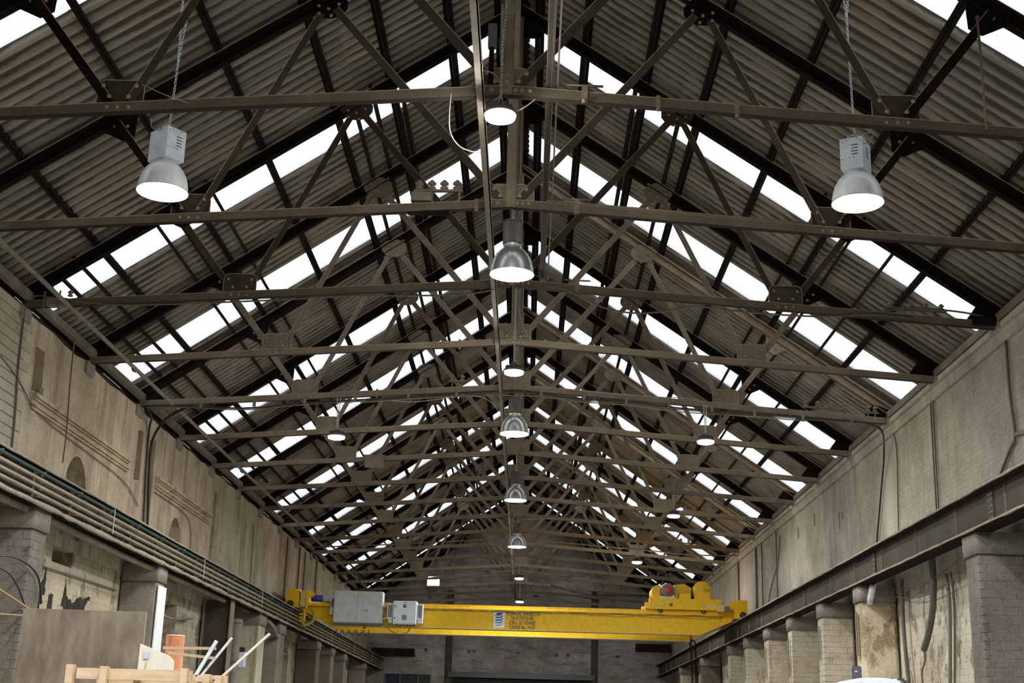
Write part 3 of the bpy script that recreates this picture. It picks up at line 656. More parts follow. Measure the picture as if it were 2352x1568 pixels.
# ------------------------------------------------------------------ lamps
def ring_emit(r, z, mat, name, par, depth=.03, n=28):
    return MB().lathe([(r, z), (r*.98, z-depth), (r*.6, z-depth*1.3), (.001, z-depth*1.35)], n=n, cap=False).obj(name, mat, par)
def dome_lamp(loc, label, style, chain_top=None, rz=0, group=None):
    t = thing('high_bay_lamp', label, 'lamp', loc, 0, group)
    R0 = .272
    prof = [(R0, 0), (R0*.985, .03), (R0*.95, .1), (R0*.87, .18), (R0*.74, .25), (R0*.58, .3), (R0*.42, .335), (R0*.4, .35)]
    inner = [(r-.006, z) for r, z in reversed(prof)]
    mb = MB().lathe(prof+[(.001, .352)], n=36, cap=False); mb.lathe([(R0, 0)]+[(r-.008, z+.002) for r, z in prof], n=36, cap=False)
    mb.obj('reflector', 'alu_white' if style == 'box' else 'alu', t)
    MB().tube([(R0*math.cos(2*PI*i/36), R0*math.sin(2*PI*i/36), 0) for i in range(36)], .006, 6, True).obj('rim', 'alu', t)
    MB().lathe([(R0*.965, .022), (R0*.9, .012), (R0*.5, .008), (.002, .006)], n=36, cap=False).obj('lens', 'lamp_on', t, label='glowing white lens')
    if style == 'box':
        b = thing('gear_box', None, None); b.parent = t
        bo = MB().box((-.125, -.155, .345), (.125, .155, .7)).obj('gear_housing', 'gear', t); bevel(bo, .006, 1); bo.rotation_euler = (0, 0, rz)
        bpy.data.objects.remove(b)
        mb = MB()
        for q in range(4): mb.box((.0, -.158, .5+q*.035), (.07, -.154, .508+q*.035)); mb.box((.124, -.04, .5+q*.035), (.128, .05, .508+q*.035))
        for x, z in ((-.09, .66), (-.05, .67), (.06, .68), (-.1, .46), (-.02, .47), (.02, .47)): mb.box((x-.005, -.157, z-.005), (x+.005, -.154, z+.005))
        mb.obj('vent_slots', 'hole', bo)
        ny = MB().tube([(.09*math.cos(q), 0, .72+.075*math.sin(q)) for q in [PI*i/8 for i in range(9)]], .006, 6).obj('hanger_loop', 'zinc', t); topz = .8
    else:
        MB().lathe([(.1, .35), (.115, .36), (.115, .39), (.1, .395)], n=24).obj('collar', 'alu', t)
        MB().lathe([(.125, .395), (.125, .66), (.12, .68)], n=56, rib=.07).obj('ribbed_gear', 'rib', t)
        MB().lathe([(.128, .675), (.128, .69), (.03, .7)], n=24).obj('gear_cap', 'rib', t)
        MB().tube([(.02*math.cos(q), 0, .72+.03*math.sin(q)) for q in [2*PI*i/8 for i in range(8)]], .006, 6, True).obj('hanger_loop', 'zinc', t); topz = .74
    if chain_top:
        mb = MB()
        for (x0, y0, z0), (x1, y1, z1) in chain_top: chain(mb, (x0, y0, z0), (x1, y1, z1))
        mb.obj('chain', 'zinc', t)
    return t
dome_lamp((-3.68, 13.15, 7.1), 'large lit high bay lamp on chains at upper left, square grey gear box', 'box', [((0, 0, .79), (.02, 0, 1.6)), ((.02, 0, 1.55), (-.03, 0, 3.1)), ((.02, 0, 1.55), (.14, 0, 3.1))], .9)
dome_lamp((3.75, 13.15, 7.14), 'large lit high bay lamp on chains at upper right, square grey gear box', 'box', [((0, 0, .79), (-.02, 0, 2.2)), ((-.02, 0, 2.2), (-.1, 0, 3.3)), ((-.02, 0, 2.2), (.08, 0, 3.3))], -.5)
dome_lamp((.05, 15.35, 7.03), 'large lit dome lamp with ribbed grey gear in the centre row, nearest of its kind', 'rib', [((0, 0, .74), (0, 0, .92))])
dome_lamp((.01, 24.35, 7.05), 'lit aluminium dome lamp with ribbed gear in the centre row, second nearest', 'rib', [((0, 0, .74), (0, 0, .9))])
dome_lamp((-.02, 31.8, 7.08), 'lit aluminium dome lamp in the centre row, third nearest', 'rib', [((0, 0, .74), (0, 0, 5.3))])
dome_lamp((-.02, 39.3, 6.99), 'dusty brown lit dome lamp in the centre row, farthest of the domes', 'rib', [((0, 0, .74), (0, 0, .95))])
M['ufo_far'] = emit('dim_led', (1.0, .97, .9), 950)
def ufo(loc, label, tops, up=.9):
    t = thing('led_high_bay', label, 'lamp', loc)
    MB().lathe([(.16, .0), (.165, .03), (.15, .05), (.06, .07), (.055, .14), (.02, .15)], n=24).obj('housing', 'rib', t)
    mb = MB()
    for q in range(12): a = 2*PI*q/12; mb.box((.06, -.004, .05), (.14, .004, .1), Matrix.Rotation(a, 4, 'Z'))
    mb.obj('cooling_fins', 'rib', t)
    MB().lathe([(.152, .0), (.15, -.028), (.12, -.04), (.001, -.042)], n=24, cap=False).obj('lens', 'ufo_on' if loc[1] < 35 else 'ufo_far', t, label='glowing white lens')
    MB().tube([(.02*math.cos(q), 0, .17+.03*math.sin(q)) for q in [2*PI*i/8 for i in range(8)]], .005, 6, True).obj('hanger_loop', 'zinc', t)
    mb = MB()
    for a, b in tops: chain(mb, a, b)
    mb.obj('chain', 'zinc', t); return t
V_ = lambda h, d=.03: [((0, 0, .19), (-d, 0, h)), ((0, 0, .19), (d, 0, h))]
ufo((-.05, 12.1, 7.56), 'small glaring lamp on a chain in front of the nearest tie beam, centre', [((0, 0, .19), (0, 0, .5)), ((0, 0, .5), (-.01, 0, 1.25)), ((0, 0, .5), (.03, 0, 1.3))])
ufo((.03, 20.5, 7.2), 'small glaring disc lamp on a long chain in the centre row, between two domes', [((0, 0, .19), (.0, 0, 5.2))])
ufo((-3.3, 24.2, 6.88), 'small glaring disc lamp on a chain, left side', V_(.75))
ufo((3.57, 24.2, 6.96), 'small glaring disc lamp on a chain, right side, nearest of the right row', V_(.7))
ufo((3.95, 33.3, 7.05), 'small disc lamp on a long chain, right side, second of the right row', V_(.9))
ufo((3.76, 42.3, 7.02), 'small disc lamp on a chain, right side, farthest of the right row', V_(.8))
ufo((0, 48.3, 7.1), 'small disc lamp in the centre row above the crane girder', V_(.8))
ufo((0, 54.27, 6.85), 'small disc lamp in the centre row, farthest and lowest above the crane girder', V_(.9))
# unseen lamps added behind the camera for ambient light, continuing the rows
for i, (x, y) in enumerate(((0, 4.5), (0, -3.2), (-3.7, 3.6), (3.7, 3.6), (-3.7, -4.5), (3.7, -4.5))):
    dome_lamp((x, y, 7.0), 'unseen dome lamp added behind the camera for ambient light', 'rib', None, group='added lamps behind the camera')
t = thing('flood_light', 'glaring square floodlight fixed to a far tie beam, left of centre above the white cabinet', 'lamp', (-3.72, 57.18, 7.9))
MB().box((-.27, -.0, -.2), (.27, .1, .2)).obj('housing', 'rib', t); MB().box((-.25, -.012, -.18), (.25, -.002, .18)).obj('lens', 'flood_on', t, label='glowing white lens')
MB().box((-.03, .1, -.3), (.03, .14, .1)).obj('bracket', 'rib', t)

# ------------------------------------------------------------------ insulator racks
def ins_prof(s=1.0): return [(.012*s, 0), (.045*s, .005*s), (.05*s, .025*s), (.03*s, .04*s), (.022*s, .05*s), (.022*s, .06*s), (.05*s, .066*s), (.053*s, .08*s), (.03*s, .105*s), (.008*s, .125*s)]
def rack(xs, y, zbar, zt, label, feet=None, slope=0, s=1.0, name='insulator_rack'):
    t = thing(name, label, 'insulator rack', (xs[0], y, zbar)); x0 = xs[0]
    L = xs[-1]-x0
    mb = MB(); mb.bar((-.07, 0, slope*.07), (L+.07, 0, -slope*(L+.07)), .03, .04)
    for fx in (feet or [0, L]): mb.box((fx-.012, -.012, zt-zbar), (fx+.012, .012, 0))
    mb.obj('rack_bar', 'steel', t)
    for x in xs: MB().lathe(ins_prof(s), (x-x0, 0, .015-slope*(x-x0)), 14).obj('insulator', 'porcelain', t)
    return t
rack([-1.13, -.975, -.82, -.66], YK(2)-.04, 8.09, 7.95, 'rack of four brown porcelain insulators on the second tie beam, left of centre', [.16, .5], -.02, 1.05)
t = thing('junction_box', 'rusty box standing on the second tie beam under the insulator rack', 'junction box', (-1.1, YK(2)-.05, 7.93))
bevel(MB().box((-.125, -.06, 0), (.125, .06, .125)).obj('box', 'steel', t), .008, 1)
MB().box((-.1, -.07, .02), (-.08, -.06, .04)).box((.07, -.07, .08), (.09, -.06, .1)).obj('bolts', 'steel', t)
MB().box((-1.26, YK(2)-.06, 7.76), (-.75, YK(2)-.045, 7.885)).obj('splice_wrap', 'dark', label='blackened plate wrapped round the second tie beam below the rusty box', cat='plate')
rack([5.48, 5.77, 5.99, 6.21], YK(3)-.04, tie(5.48)+.13, tie(5.8), 'rack of four insulators on the right end of the third tie beam', [.2, .6], .05, .8)
rack([5.47, 5.7, 5.95, 6.19], YK(5)-.04, tie(5.47)+.13, tie(5.8), 'rack of four pale insulators on the right end of the tan-raftered truss', [.2, .6], .05, 1)
rack([6.63, 6.76], YK(5)-.04, tie(6.63)+.13, tie(6.7), 'pair of pale insulators near the wall on the tan-raftered truss', [.0, .13], .05, 1)
rack([-1.19, -1.0], YK(5)-.04, 8.03, 7.9, 'pair of insulators left of centre on the tan-raftered truss tie beam', [0, .19], 0, 1)
rack([-.98, -.82], YK(8)-.04, 8.1, 7.9, 'pair of insulators left of centre on the eighth tie beam', [0, .16], 0, 1)
rack([-.95, -.8], YK(12)-.04, 8.05, 7.88, 'pair of insulators left of centre on a tie beam above the crane', [0, .15], 0, 1)
rack([4.6, 4.85, 5.1, 5.35], YK(9)-.04, tie(4.6)+.08, tie(5), 'rack of four insulators on the right half of the ninth tie beam', [0, .6], .06, 1)
rack([4.9, 5.15, 5.4, 6.2], YK(11)-.04, tie(4.9)+.08, tie(5), 'row of insulators right of centre on the eighth farthest tie beam', [0, .6], .06, 1)
rack([5.0, 5.3, 5.6], YK(14)-.04, tie(5)+.08, tie(5.2), 'row of insulators over the crane trolley on a far tie beam', [0, .6], .06, 1)
rack([-6.5, -6.3], YK(8)-.04, tie(6.4)+.1, tie(6.4), 'pair of insulators by the left wall on the eighth tie beam', [0, .2], 0, .9)
rack([-5.0, -4.8], YK(13)-.04, tie(5)+.08, tie(4.9), 'pair of insulators left of centre on a far tie beam above the control cabinets', [0, .2], 0, .9)
t = thing('insulator_clamp', 'clamped insulator and bent cable bracket at the left end of the third tie beam', 'bracket', (-6.55, YK(3)-.05, 7.55))
bevel(MB().box((-.22, -.05, -.13), (.1, .06, .0)).obj('clamp_block', 'plaster_g', t), .015, 1); MB().box((-.02, -.07, -.18), (.0, -.05, .1)).box((-.24, -.07, -.18), (-.22, -.05, .08)).obj('bolt', 'steel', t)
MB().lathe(ins_prof(.8), (.12, 0, .03), 12).obj('insulator', 'porcelain', t)
t = thing('insulator_clamp', 'dark clamp block at the right end of the third tie beam', 'bracket', (6.85, YK(3)-.05, 7.5))
bevel(MB().box((-.22, -.06, -.06), (.18, .07, .08)).obj('clamp_block', 'dark', t), .015, 1)
# clamps with threaded rods
for x, y, z, lab in ((.8, YK(1)-.05, tie(.8), 'rod clamp gripping the nearest tie beam right of centre'), (.83, YK(2)-.05, tie(.83), 'rod clamp gripping the second tie beam right of centre'), (.95, YK(3)-.05, tie(.95), 'rod clamp on the third tie beam right of the big lamp')):
    t = thing('rod_clamp', lab, 'clamp', (x, y, z)); MB().box((-.03, -.02, -.08), (.03, .0, .12)).obj('strap', 'steel', t)
    MB().tube([(-.19, -.01, .125), (.19, -.01, .115)], .013, 8).obj('rod', 'steel', t); MB().dome((0, -.02, -.06), .028).obj('nut', 'steel', t)
for x, k in ((-.41, 2), (1.55, 1), (2.35, 1), (-.9, 4), (1.3, 5), (-2.6, 5)):
    t = thing('tie_clip', 'small steel clip on a tie beam', 'clip', (x, YK(k)-.05, tie(x)), group='small clips on the tie beams'); MB().box((-.022, -.02, -.09), (.022, .0, .075)).obj('strap', 'steel', t); MB().dome((0, -.02, -.085), .022).obj('nut', 'steel', t)
MB().tube([(4.86, YK(1)-.06, 8.9), (4.86, YK(1)-.06, 7.6)], .014, 8).obj('hanger_rod', 'steel', label='thin vertical rod from rafter to tie on the nearest truss, far right', cat='rod')
# ridge-post box and pipes at the nearest truss
t = thing('switch_box', 'small grey box with a lamp fitting beside the nearest king post', 'switch box', (-.16, YK(1)-.06, 8.42))
bevel(MB().box((-.045, -.05, 0), (.045, .04, .26)).obj('box', 'rib', t), .006, 1); MB().dome((0, -.05, .19), .02).obj('knob', 'rib', t); MB().box((-.03, -.02, -.4), (.02, .02, 0)).obj('conduit', 'dark', t)
for x in (-.075, -.055, -.035): cable('post_conduit', [(x, YK(1)-.07, 9.6), (x-.003, YK(1)-.07, 8.6), (x+.01, YK(1)-.08, 8.25)], .007, 'cable_d', 'thin dark conduit down the nearest king post', 'conduit', 'conduits down the nearest king post')
MB().box((-.06, YK(1)-.07, 8.8), (.08, YK(1)-.05, 8.86)).obj('post_strap', 'steel', label='flat strap bolted across the nearest king post', cat='strap')
t = thing('fuse_box', 'pale dusty box on the seventh tie beam, left of centre', 'junction box', (-3.3, YK(7)-.08, 7.5)); bevel(MB().box((-.22, -.05, 0), (.22, .05, .27)).obj('box', 'porcelain', t), .01, 1); MB().box((-.24, -.06, .25), (.24, .06, .29)).obj('lid', 'porcelain', t)

# ------------------------------------------------------------------ cables
Y1, Y3, Y4, Y5 = YK(1)-.12, YK(3)-.09, YK(4)-.05, YK(5)-.09
cable('white_cable', [(-.56, Y1, 7.86), (-.57, Y1, 7.62), (-.55, Y1, 7.42), (-.46, Y1, 7.28), (-.33, Y1, 7.22), (-.24, Y1, 7.22)], .006, 'cable', 'white cable looping below the nearest tie beam left of centre')
cable('white_cable', [(-.24, Y1, 8.13), (-.13, Y1, 8.09), (-.06, Y1, 7.98), (-.04, Y1, 7.87), (-.12, Y1, 7.8)], .006, 'cable', 'white cable arching from the batten to the nearest small lamp')
cable('white_cable', [(.3, Y1, 7.82), (.2, Y1, 7.73), (.08, Y1, 7.66)], .006, 'cable', 'short white cable right of the nearest small lamp')
cable('white_cable', [(-3.75, YK(1)-.05, 7.93), (-3.48, YK(1)-.1, 7.79), (-3.2, YK(1)-.05, 7.71)], .005, 'cable', 'thin white wire sagging from the gusset above the upper left lamp')
cable('white_cable', [(-3.84, 13.0, 7.89), (-3.83, 13.0, 7.8), (-3.75, 13.0, 7.75), (-3.7, 13.05, 7.83), (-3.66, 13.05, 7.8)], .005, 'cable', 'white flex curling into the upper left lamp')
cable('white_cable', [(3.84, 13.0, 8.05), (3.9, 13.0, 7.98), (3.88, 13.0, 7.9), (3.8, 12.98, 7.86), (3.76, 12.97, 7.78), (3.85, 12.97, 7.75), (3.9, 12.98, 7.85)], .006, 'cable', 'white flex curling into the upper right lamp')
cable('tie_cable', [(-7.05, Y3, 7.49), (-6.87, Y3, 7.57), (-6.29, Y3, 7.5), (-5.52, Y3, 7.46), (-3.63, Y3, 7.57), (-2.37, Y3, 7.67), (-1.1, Y3, 7.71), (-.47, Y3, 7.77), (-.16, Y3, 7.86)], .013, 'cable_d', 'dusty cable slung under the left half of the third tie beam')
cable('tie_cable', [(.47, Y3, 7.9), (.79, Y3, 7.84), (1.29, Y3, 7.6), (1.73, Y3, 7.51), (2.17, Y3, 7.54), (2.68, Y3, 7.63), (3.3, Y3, 7.57), (4.3, Y3, 7.52), (5.18, Y3, 7.56), (5.8, Y3, 7.52)], .013, 'cable_d', 'dusty cable sagging under the right half of the third tie beam')
cable('tie_cable', [(5.36, Y3, 7.62), (5.8, Y3, 7.68), (6.43, Y3, 7.64), (6.8, Y3, 7.57), (6.9, Y3, 7.5)], .014, 'cable_d', 'cable arching over the right end of the third tie beam')
for i, (dz, mt, nm) in enumerate(((0, 'cable_b', 'black'), (-.03, 'cable_d', 'dusty grey'), (-.055, 'gy', 'green-yellow'))):
    cable('bundled_cable', [(-6.95, Y5, 7.4+dz), (-6.24, Y5, 7.42+dz), (-5.09, Y5, 7.4+dz), (-3.94, Y5, 7.53+dz), (-2.72, Y5, 7.63+dz), (-1.9, Y5, 7.7+dz), (-1.0, Y5, 7.78+dz), (-.27, Y5, 7.84+dz), (.27, Y5, 7.84+dz), (1.21, Y5, 7.74+dz), (2.19, Y5, 7.7+dz), (3.09, Y5, 7.6+dz), (4.23, Y5, 7.54+dz), (5.45, Y5, 7.47+dz), (6.34, Y5, 7.43+dz), (6.66, Y5, 7.38+dz), (6.86, Y5, 7.25+dz), (6.98, Y5+.4, 6.9), (7.04, Y5+.9, 6.4), (7.05, Y5+1.4, 5.6), (7.05, Y5+1.7, 5.0)] if i < 2 else [(-2.9, Y5, 7.56), (-1.9, Y5, 7.66), (-1.0, Y5, 7.73), (.27, Y5, 7.77), (1.21, Y5, 7.68), (2.19, Y5, 7.63), (3.09, Y5, 7.53), (4.23, Y5, 7.48), (5.45, Y5, 7.41)], .017 if i == 0 else .011, mt, '%s cable in the bundle clipped below the fifth tie beam' % nm)
for x in (-5.9, -4.9, -3.95, -3.0, -2.0, -1.1, .5, 1.3, 2.1, 2.9, 3.7, 4.5, 5.4, 6.3):
    MB().box((x-.025, Y5-.025, tie(x)-.16), (x+.025, Y5+.03, tie(x)-.05)).obj('cable_hanger', 'steel', label='small hanger holding the cable bundle under the fifth tie beam', cat='cable hanger', group='cable hangers on the fifth tie beam')
cable('white_cable', [(-3.25, Y5, 7.5), (-2.72, Y5, 7.63), (-1.9, Y5, 7.6), (-1.16, Y5, 7.71), (-.67, Y5, 7.73), (-.42, Y5, 7.61), (-.3, Y5, 7.45)], .007, 'cable', 'white cable wandering under the fifth tie beam to the left lamp')
cable('white_cable', [(.12, Y5, 7.7), (.15, Y5, 7.8), (.27, Y5, 7.93), (.96, Y5, 7.92), (1.78, Y5, 7.85), (2.6, Y5, 7.81), (3.45, Y5, 7.77), (3.57, Y5, 7.6)], .007, 'cable', 'white cable along the fifth tie beam to the right lamp')
cable('white_cable', [(1.65, 24.0, 8.53), (1.52, 24.0, 8.28), (1.32, 24.0, 8.03), (1.15, 24.0, 7.9)], .006, 'cable', 'white cable hanging down a strut right of centre')
cable('white_cable', [(.04, Y4, 8.7), (.14, Y4, 8.25), (.29, Y4, 7.97), (.42, Y4, 7.92), (.55, Y4, 8.0)], .008, 'cable', 'pale cables drooping over the fourth tie beam right of centre')
cable('loop_cable', [(0, 39.0, 7.7), (-.16, 39.0, 7.55), (-.17, 39.0, 7.75), (.0, 39.0, 7.95), (.14, 39.0, 7.76), (.31, 39.0, 7.78), (1.4, 39.0, 7.8), (3.0, 39.1, 7.68)], .009, 'cable', 'pale cable coiled above the dusty dome lamp')
cable('cross_conduit', [(-6.8, 42.2, 7.2), (-4.29, 42.2, 7.35), (-2.64, 42.2, 7.48), (-.57, 42.2, 7.62), (.39, 42.2, 7.64), (1.5, 42.2, 7.56), (3.57, 42.2, 7.42), (5.63, 42.2, 7.28), (6.95, 42.2, 7.3)], .02, 'batten', 'pale conduit crossing the hall just above the crane girder', 'conduit')
cable('cross_conduit', [(-6.9, 51.28, 7.1), (-.5, 51.28, 7.7), (.5, 51.28, 7.7), (6.9, 51.28, 7.1)], .02, 'batten', 'farther pale conduit crossing the hall above the crane trolley', 'conduit')
cable('black_cable', [(1.3, 57.27, 7.86), (3.0, 57.27, 7.5), (5.6, 57.27, 7.55)], .02, 'cable_b', 'black cable sagging across the far bays, right', 'cable')
# left wall cables
cable('wall_cable', [(-XW+.05, 18.24, 7.45), (-XW+.04, 18.3, 6.9), (-XW+.04, 18.33, 6.46), (-XW+.04, 18.45, 5.8), (-XW+.04, 18.51, 5.1)], .016, 'cable_d', 'dark cable down the near left wall, left of the first slot')
cable('hanging_rope', [(-6.98, 20.19, 7.6), (-6.98, 20.25, 6.8), (-6.97, 20.33, 6.0), (-6.98, 20.36, 5.52)], .012, 'cable_d', 'frayed rope hanging free in front of the left wall', 'rope')
cable('bundle_cable', [(-6.2, Y5+.1, 7.4), (-6.5, Y5+.3, 7.32), (-6.8, 24.9, 7.2), (-7.03, 25.2, 6.9), (-7.05, 25.3, 6.3), (-7.05, 25.5, 5.6), (-7.05, 25.6, 5.0)], .028, 'cable_b', 'thick black cable curving onto the left wall above the crane beam')
cable('bundle_cable', [(-6.95, Y5, 7.4), (-6.9, Y5+.3, 7.25), (-7.05, 25.0, 7.1), (-7.06, 25.1, 6.3), (-7.06, 25.25, 5.6), (-7.05, 25.3, 5.0)], .02, 'cable_b', 'thinner black cable left of the thick one on the left wall')
cable('wall_cable', [(-XW+.03, 17.0, 6.6), (-XW+.03, 18.28, 6.38), (-XW+.03, 19.08, 6.12), (-XW+.03, 19.85, 6.03), (-XW+.03, 21.78, 5.97), (-XW+.03, 23.81, 5.88), (-XW+.03, 24.9, 5.6)], .009, 'cable_d', 'thin wire running slantwise below the left mouldings')
cable('wall_cable', [(-XW+.03, 25.9, 6.05), (-XW+.03, 28.2, 6.02), (-XW+.03, 28.9, 5.8), (-XW+.03, 29.1, 5.2)], .009, 'cable_d', 'thin wire over the second arched niche')
cable('wall_cable', [(-XW+.03, 35.5, 6.9), (-XW+.03, 35.6, 6.3), (-XW+.03, 35.7, 5.05)], .01, 'cable_d', 'thin dark wire on the pale stretch of the left wall')
for y, q in ((40.6, 'first'), (42.9, 'second'), (44.0, 'third'), (46.5, 'last')): cable('wall_pipe', [(-XW+.05, y, 7.3), (-XW+.05, y+.02, 5.0)], .025, 'cable_d', 'dark vertical pipe near the left crane end, %s of four counted from the camera' % q, 'pipe', 'dark pipes on the left wall by the crane')
cable('low_wire', [(-XW+.02, 20.34, 3.91), (-XW+.02, 22, 3.93), (-XW+.02, 24.15, 3.95)], .012, 'cable_d', 'thin wire crossing the peeling plaster, left')
cable('low_pipe', [(-XW+.1, 26.0, 3.9), (-XW+.12, 27.5, 3.75), (-XW+.1, 29.5, 3.9)], .03, 'plaster_g', 'pale sagging pipe on the lower left wall', 'pipe')
# right wall cables
cable('wall_pipe', [(XW-.04, 18.19, 7.2), (XW-.04, 18.2, 6.4), (XW-.04, 18.14, 5.81), (XW-.04, 18.4, 5.65), (XW-.04, 18.95, 5.3), (XW-.04, 19.1, 5.0)], .022, 'cable_d', 'kinked dusty pipe on the near right wall', 'pipe')
cable('wall_pipe', [(XW-.04, 18.12, 5.82), (XW-.04, 17.6, 5.75), (XW-.04, 16.8, 5.6)], .03, 'plaster_g', 'short pale pipe branching off the kinked pipe, right edge', 'pipe')
for dy, q in ((0, 'right-hand of two parallel cables down the right wall'), (.12, 'left-hand of two parallel cables down the right wall')): cable('wall_cable', [(XW-.03, 21.77+dy, 7.35), (XW-.03, 21.8+dy, 6.4), (XW-.03, 21.83+dy, 5.0)], .013, 'cable_d', q, 'cable', 'twin cables on the right wall')
cable('wall_cable', [(XW-.04, 24.3, 7.3), (XW-.03, 24.1, 6.9), (XW-.03, 24.2, 6.0), (XW-.03, 24.33, 5.0)], .012, 'cable_d', 'thin dusty cable down the right wall beside the black bundle')
for y, r, q in ((38.6, .018, 'black vertical wire crossed by the diagonal cable, right wall'), (36.3, .018, 'vertical wire nearest the camera by the diagonal cable, right wall'), (39.6, .03, 'dusty pipe just beyond the black vertical wire, right wall'), (43.0, .03, 'vertical pipe above the crane end, farthest on the right wall')): cable('wall_pipe', [(XW-.04, y, 7.25), (XW-.04, y+.05, 5.0)], r, 'cable_d', q, 'pipe', 'pipes on the right wall by the crane')
cable('wall_cable', [(XW-.04, 35.71, 6.98), (XW-.04, 36.14, 6.33), (XW-.04, 37.2, 5.8), (XW-.04, 38.19, 5.0)], .016, 'cable_d', 'diagonal cable on the right wall near the crane end')
cable('low_pipe', [(XW-.1, 24.0, 4.5), (XW-.1, 24.05, 3.58), (XW-.1, 23.85, 2.2)], .035, 'cable_d', 'dark pipe down the peeling lower right wall', 'pipe')
t = thing('hanging_hose', 'thick grey hose hanging in front of the peeling right wall', 'hose', (6.9, 21.8, 4.5))
MB().tube(smooth_pts([(0, 0, .2), (0, 0, -.3), (0, .15, -.75), (0, .45, -1.1), (0, .75, -1.32)]), .055, 12).obj('hose', 'hose_brown', t)
MB().tube(smooth_pts([(0, .75, -1.3), (.02, .8, -1.5), (0, .95, -1.7), (0, .9, -2.1)]), .015, 6).obj('inner_cable', 'cable_d', t)
cable('low_pipe', [(XW-.06, 21.55, 4.3), (XW-.06, 21.5, 3.7), (XW-.06, 21.8, 2.3)], .03, 'batten', 'paler pipe right of the hanging hose', 'pipe')
cable('low_pipe', [(XW-.05, 21.35, 4.3), (XW-.05, 21.3, 3.7), (XW-.05, 21.6, 2.3)], .018, 'cable_d', 'thin dark pipe right of the hanging hose', 'pipe')
cable('slack_wire', [(6.9, 24.2, 4.35), (6.9, 22.6, 4.2), (6.9, 21.2, 4.3), (6.7, 18.8, 4.4)], .01, 'cable_d', 'slack wire strung under the right crane beam')
cable('slack_wire', [(6.95, 24.6, 4.25), (6.95, 22.4, 4.05), (6.9, 18.8, 4.3)], .01, 'cable_d', 'lower slack wire strung under the right crane beam')
MB().tube([(6.6, 24.45, 4.42), (6.6, 24.75, 4.13)], .06, 12).obj('pipe_stub', 'sign_white', label='short white pipe stub poking from under the right crane beam', cat='pipe')
for k in (11,): 
    mb = MB(); chain(mb, (5.12, 39.65, 4.58), (5.15, 39.65, 2.3), .11, .028, .012); mb2 = MB(); chain(mb2, (5.25, 39.75, 4.3), (5.28, 39.75, 2.3), .11, .028, .012)
    t = thing('hoist_chain', 'dark hoist chain hanging below the right end of the crane', 'chain', (0, 0, 0)); mb.obj('chain', 'dark', t); mb2.obj('chain', 'dark', t); MB().tube([(5.16+.08*math.cos(q), 39.65, 4.33+.13*math.sin(q)) for q in [2*PI*i/12 for i in range(12)]], .022, 6, True).obj('shackle', 'rust', t)

# ------------------------------------------------------------------ overhead crane
t = thing('overhead_crane', 'yellow overhead travelling crane spanning the hall, grey control cabinets at its left', 'crane', (0, 39.4, 5.03))
def off(mb): return mb
yN = 0
def girder(y0, nm):
    mb = MB(); mb.plate([(-5.45, -.42), (5.35, -.42), (6.3, .0), (6.3, .12), (-6.2, .12), (-6.2, -.05)], y0+.05, y0+.4)
    g = mb.obj('girder', 'yellow', t)
    MB().box((-6.25, y0-.03, .12), (6.32, y0+.48, .145)).obj('top_flange', 'yellow', g)
    MB().box((-5.6, y0-.0, .1), (6.3, y0+.012, .25)).obj('walkway_channel', 'yellow', g)
    MB().plate([(-5.47, -.44), (5.36, -.44), (6.3, -.025), (6.3, 0), (5.34, -.415), (-5.46, -.415)], y0, y0+.45).obj('bottom_flange', 'yellow_dust', g)
    MB().box((-5.6, y0+.2, .145), (6.2, y0+.26, .2)).obj('crab_rail', 'steel', g); return g
g = girder(0, 'near'); g2 = girder(2.5, 'far')
for s in (-1, 1):
    e = MB().box((s*6.5-.19, -.35, .02), (s*6.5+.19, 3.4, .55)).obj('end_carriage', 'yellow', t)
    MB().lathe([(.09, 0), (.1, .03), (.08, .09), (.03, .1)], n=16).obj('buffer', 'black', e, loc=(s*6.5+s*.05, -.35, .12), rot=(PI/2, 0, 0))
    MB().box((s*6.5-.12, -.3, -.05), (s*6.5+.12, .3, .02)).obj('wheel_box', 'black', e)
MB().box((-6.28, -.34, .05), (-6.14, .6, .5)).obj('cover_plate', 'yellow_dust', t)
# left collector mast, bracket and drive
MB().box((-6.12, -.3, -.05), (-6.06, -.22, .52)).box((-6.16, -.3, -.4), (-6.1, -.25, .0)).obj('collector_mast', 'yellow', t)
MB().plate([(-6.04+.14*math.cos(q), .42+.1*math.sin(q)) for q in [2*PI*i/14 for i in range(14)]], -.2, -.1).obj('guard_disc', 'yellow', t)
MB().box((-6.15, -.2, .1), (-5.25, .0, .18)).obj('bracket_arm', 'yellow', t)
o = MB().lathe([(.09, 0), (.1, .02), (.1, .3), (.07, .33)], n=18).obj('drive_motor', 'blue', t, loc=(-6.0, -.05, .32), rot=(0, PI/2, 0)); MB().lathe([(.09, 0), (.09, .2), (.06, .24)], n=18).obj('motor_end', 'grey_box', t, loc=(-5.67, -.05, .3), rot=(0, PI/2, 0))
for i in range(4):
    r = .2+.045*i; MB().tube(smooth_pts([(-6.02, -.35, .0), (-6.0+r*.6, -.4, -.05-r*.2), (-6.0+r*.5, -.42, -.25-r*.4), (-6.1, -.42, -.3-r*.6), (-6.2, -.4, -.2-r*.2)]), .011, 6).obj('collector_cable', 'ycable' if i else 'gcable', t)
for i in range(3): MB().box((-6.26, -.45, -.2-.09*i), (-6.17, -.38, -.16-.09*i)).obj('collector_shoe', 'yellow', t)
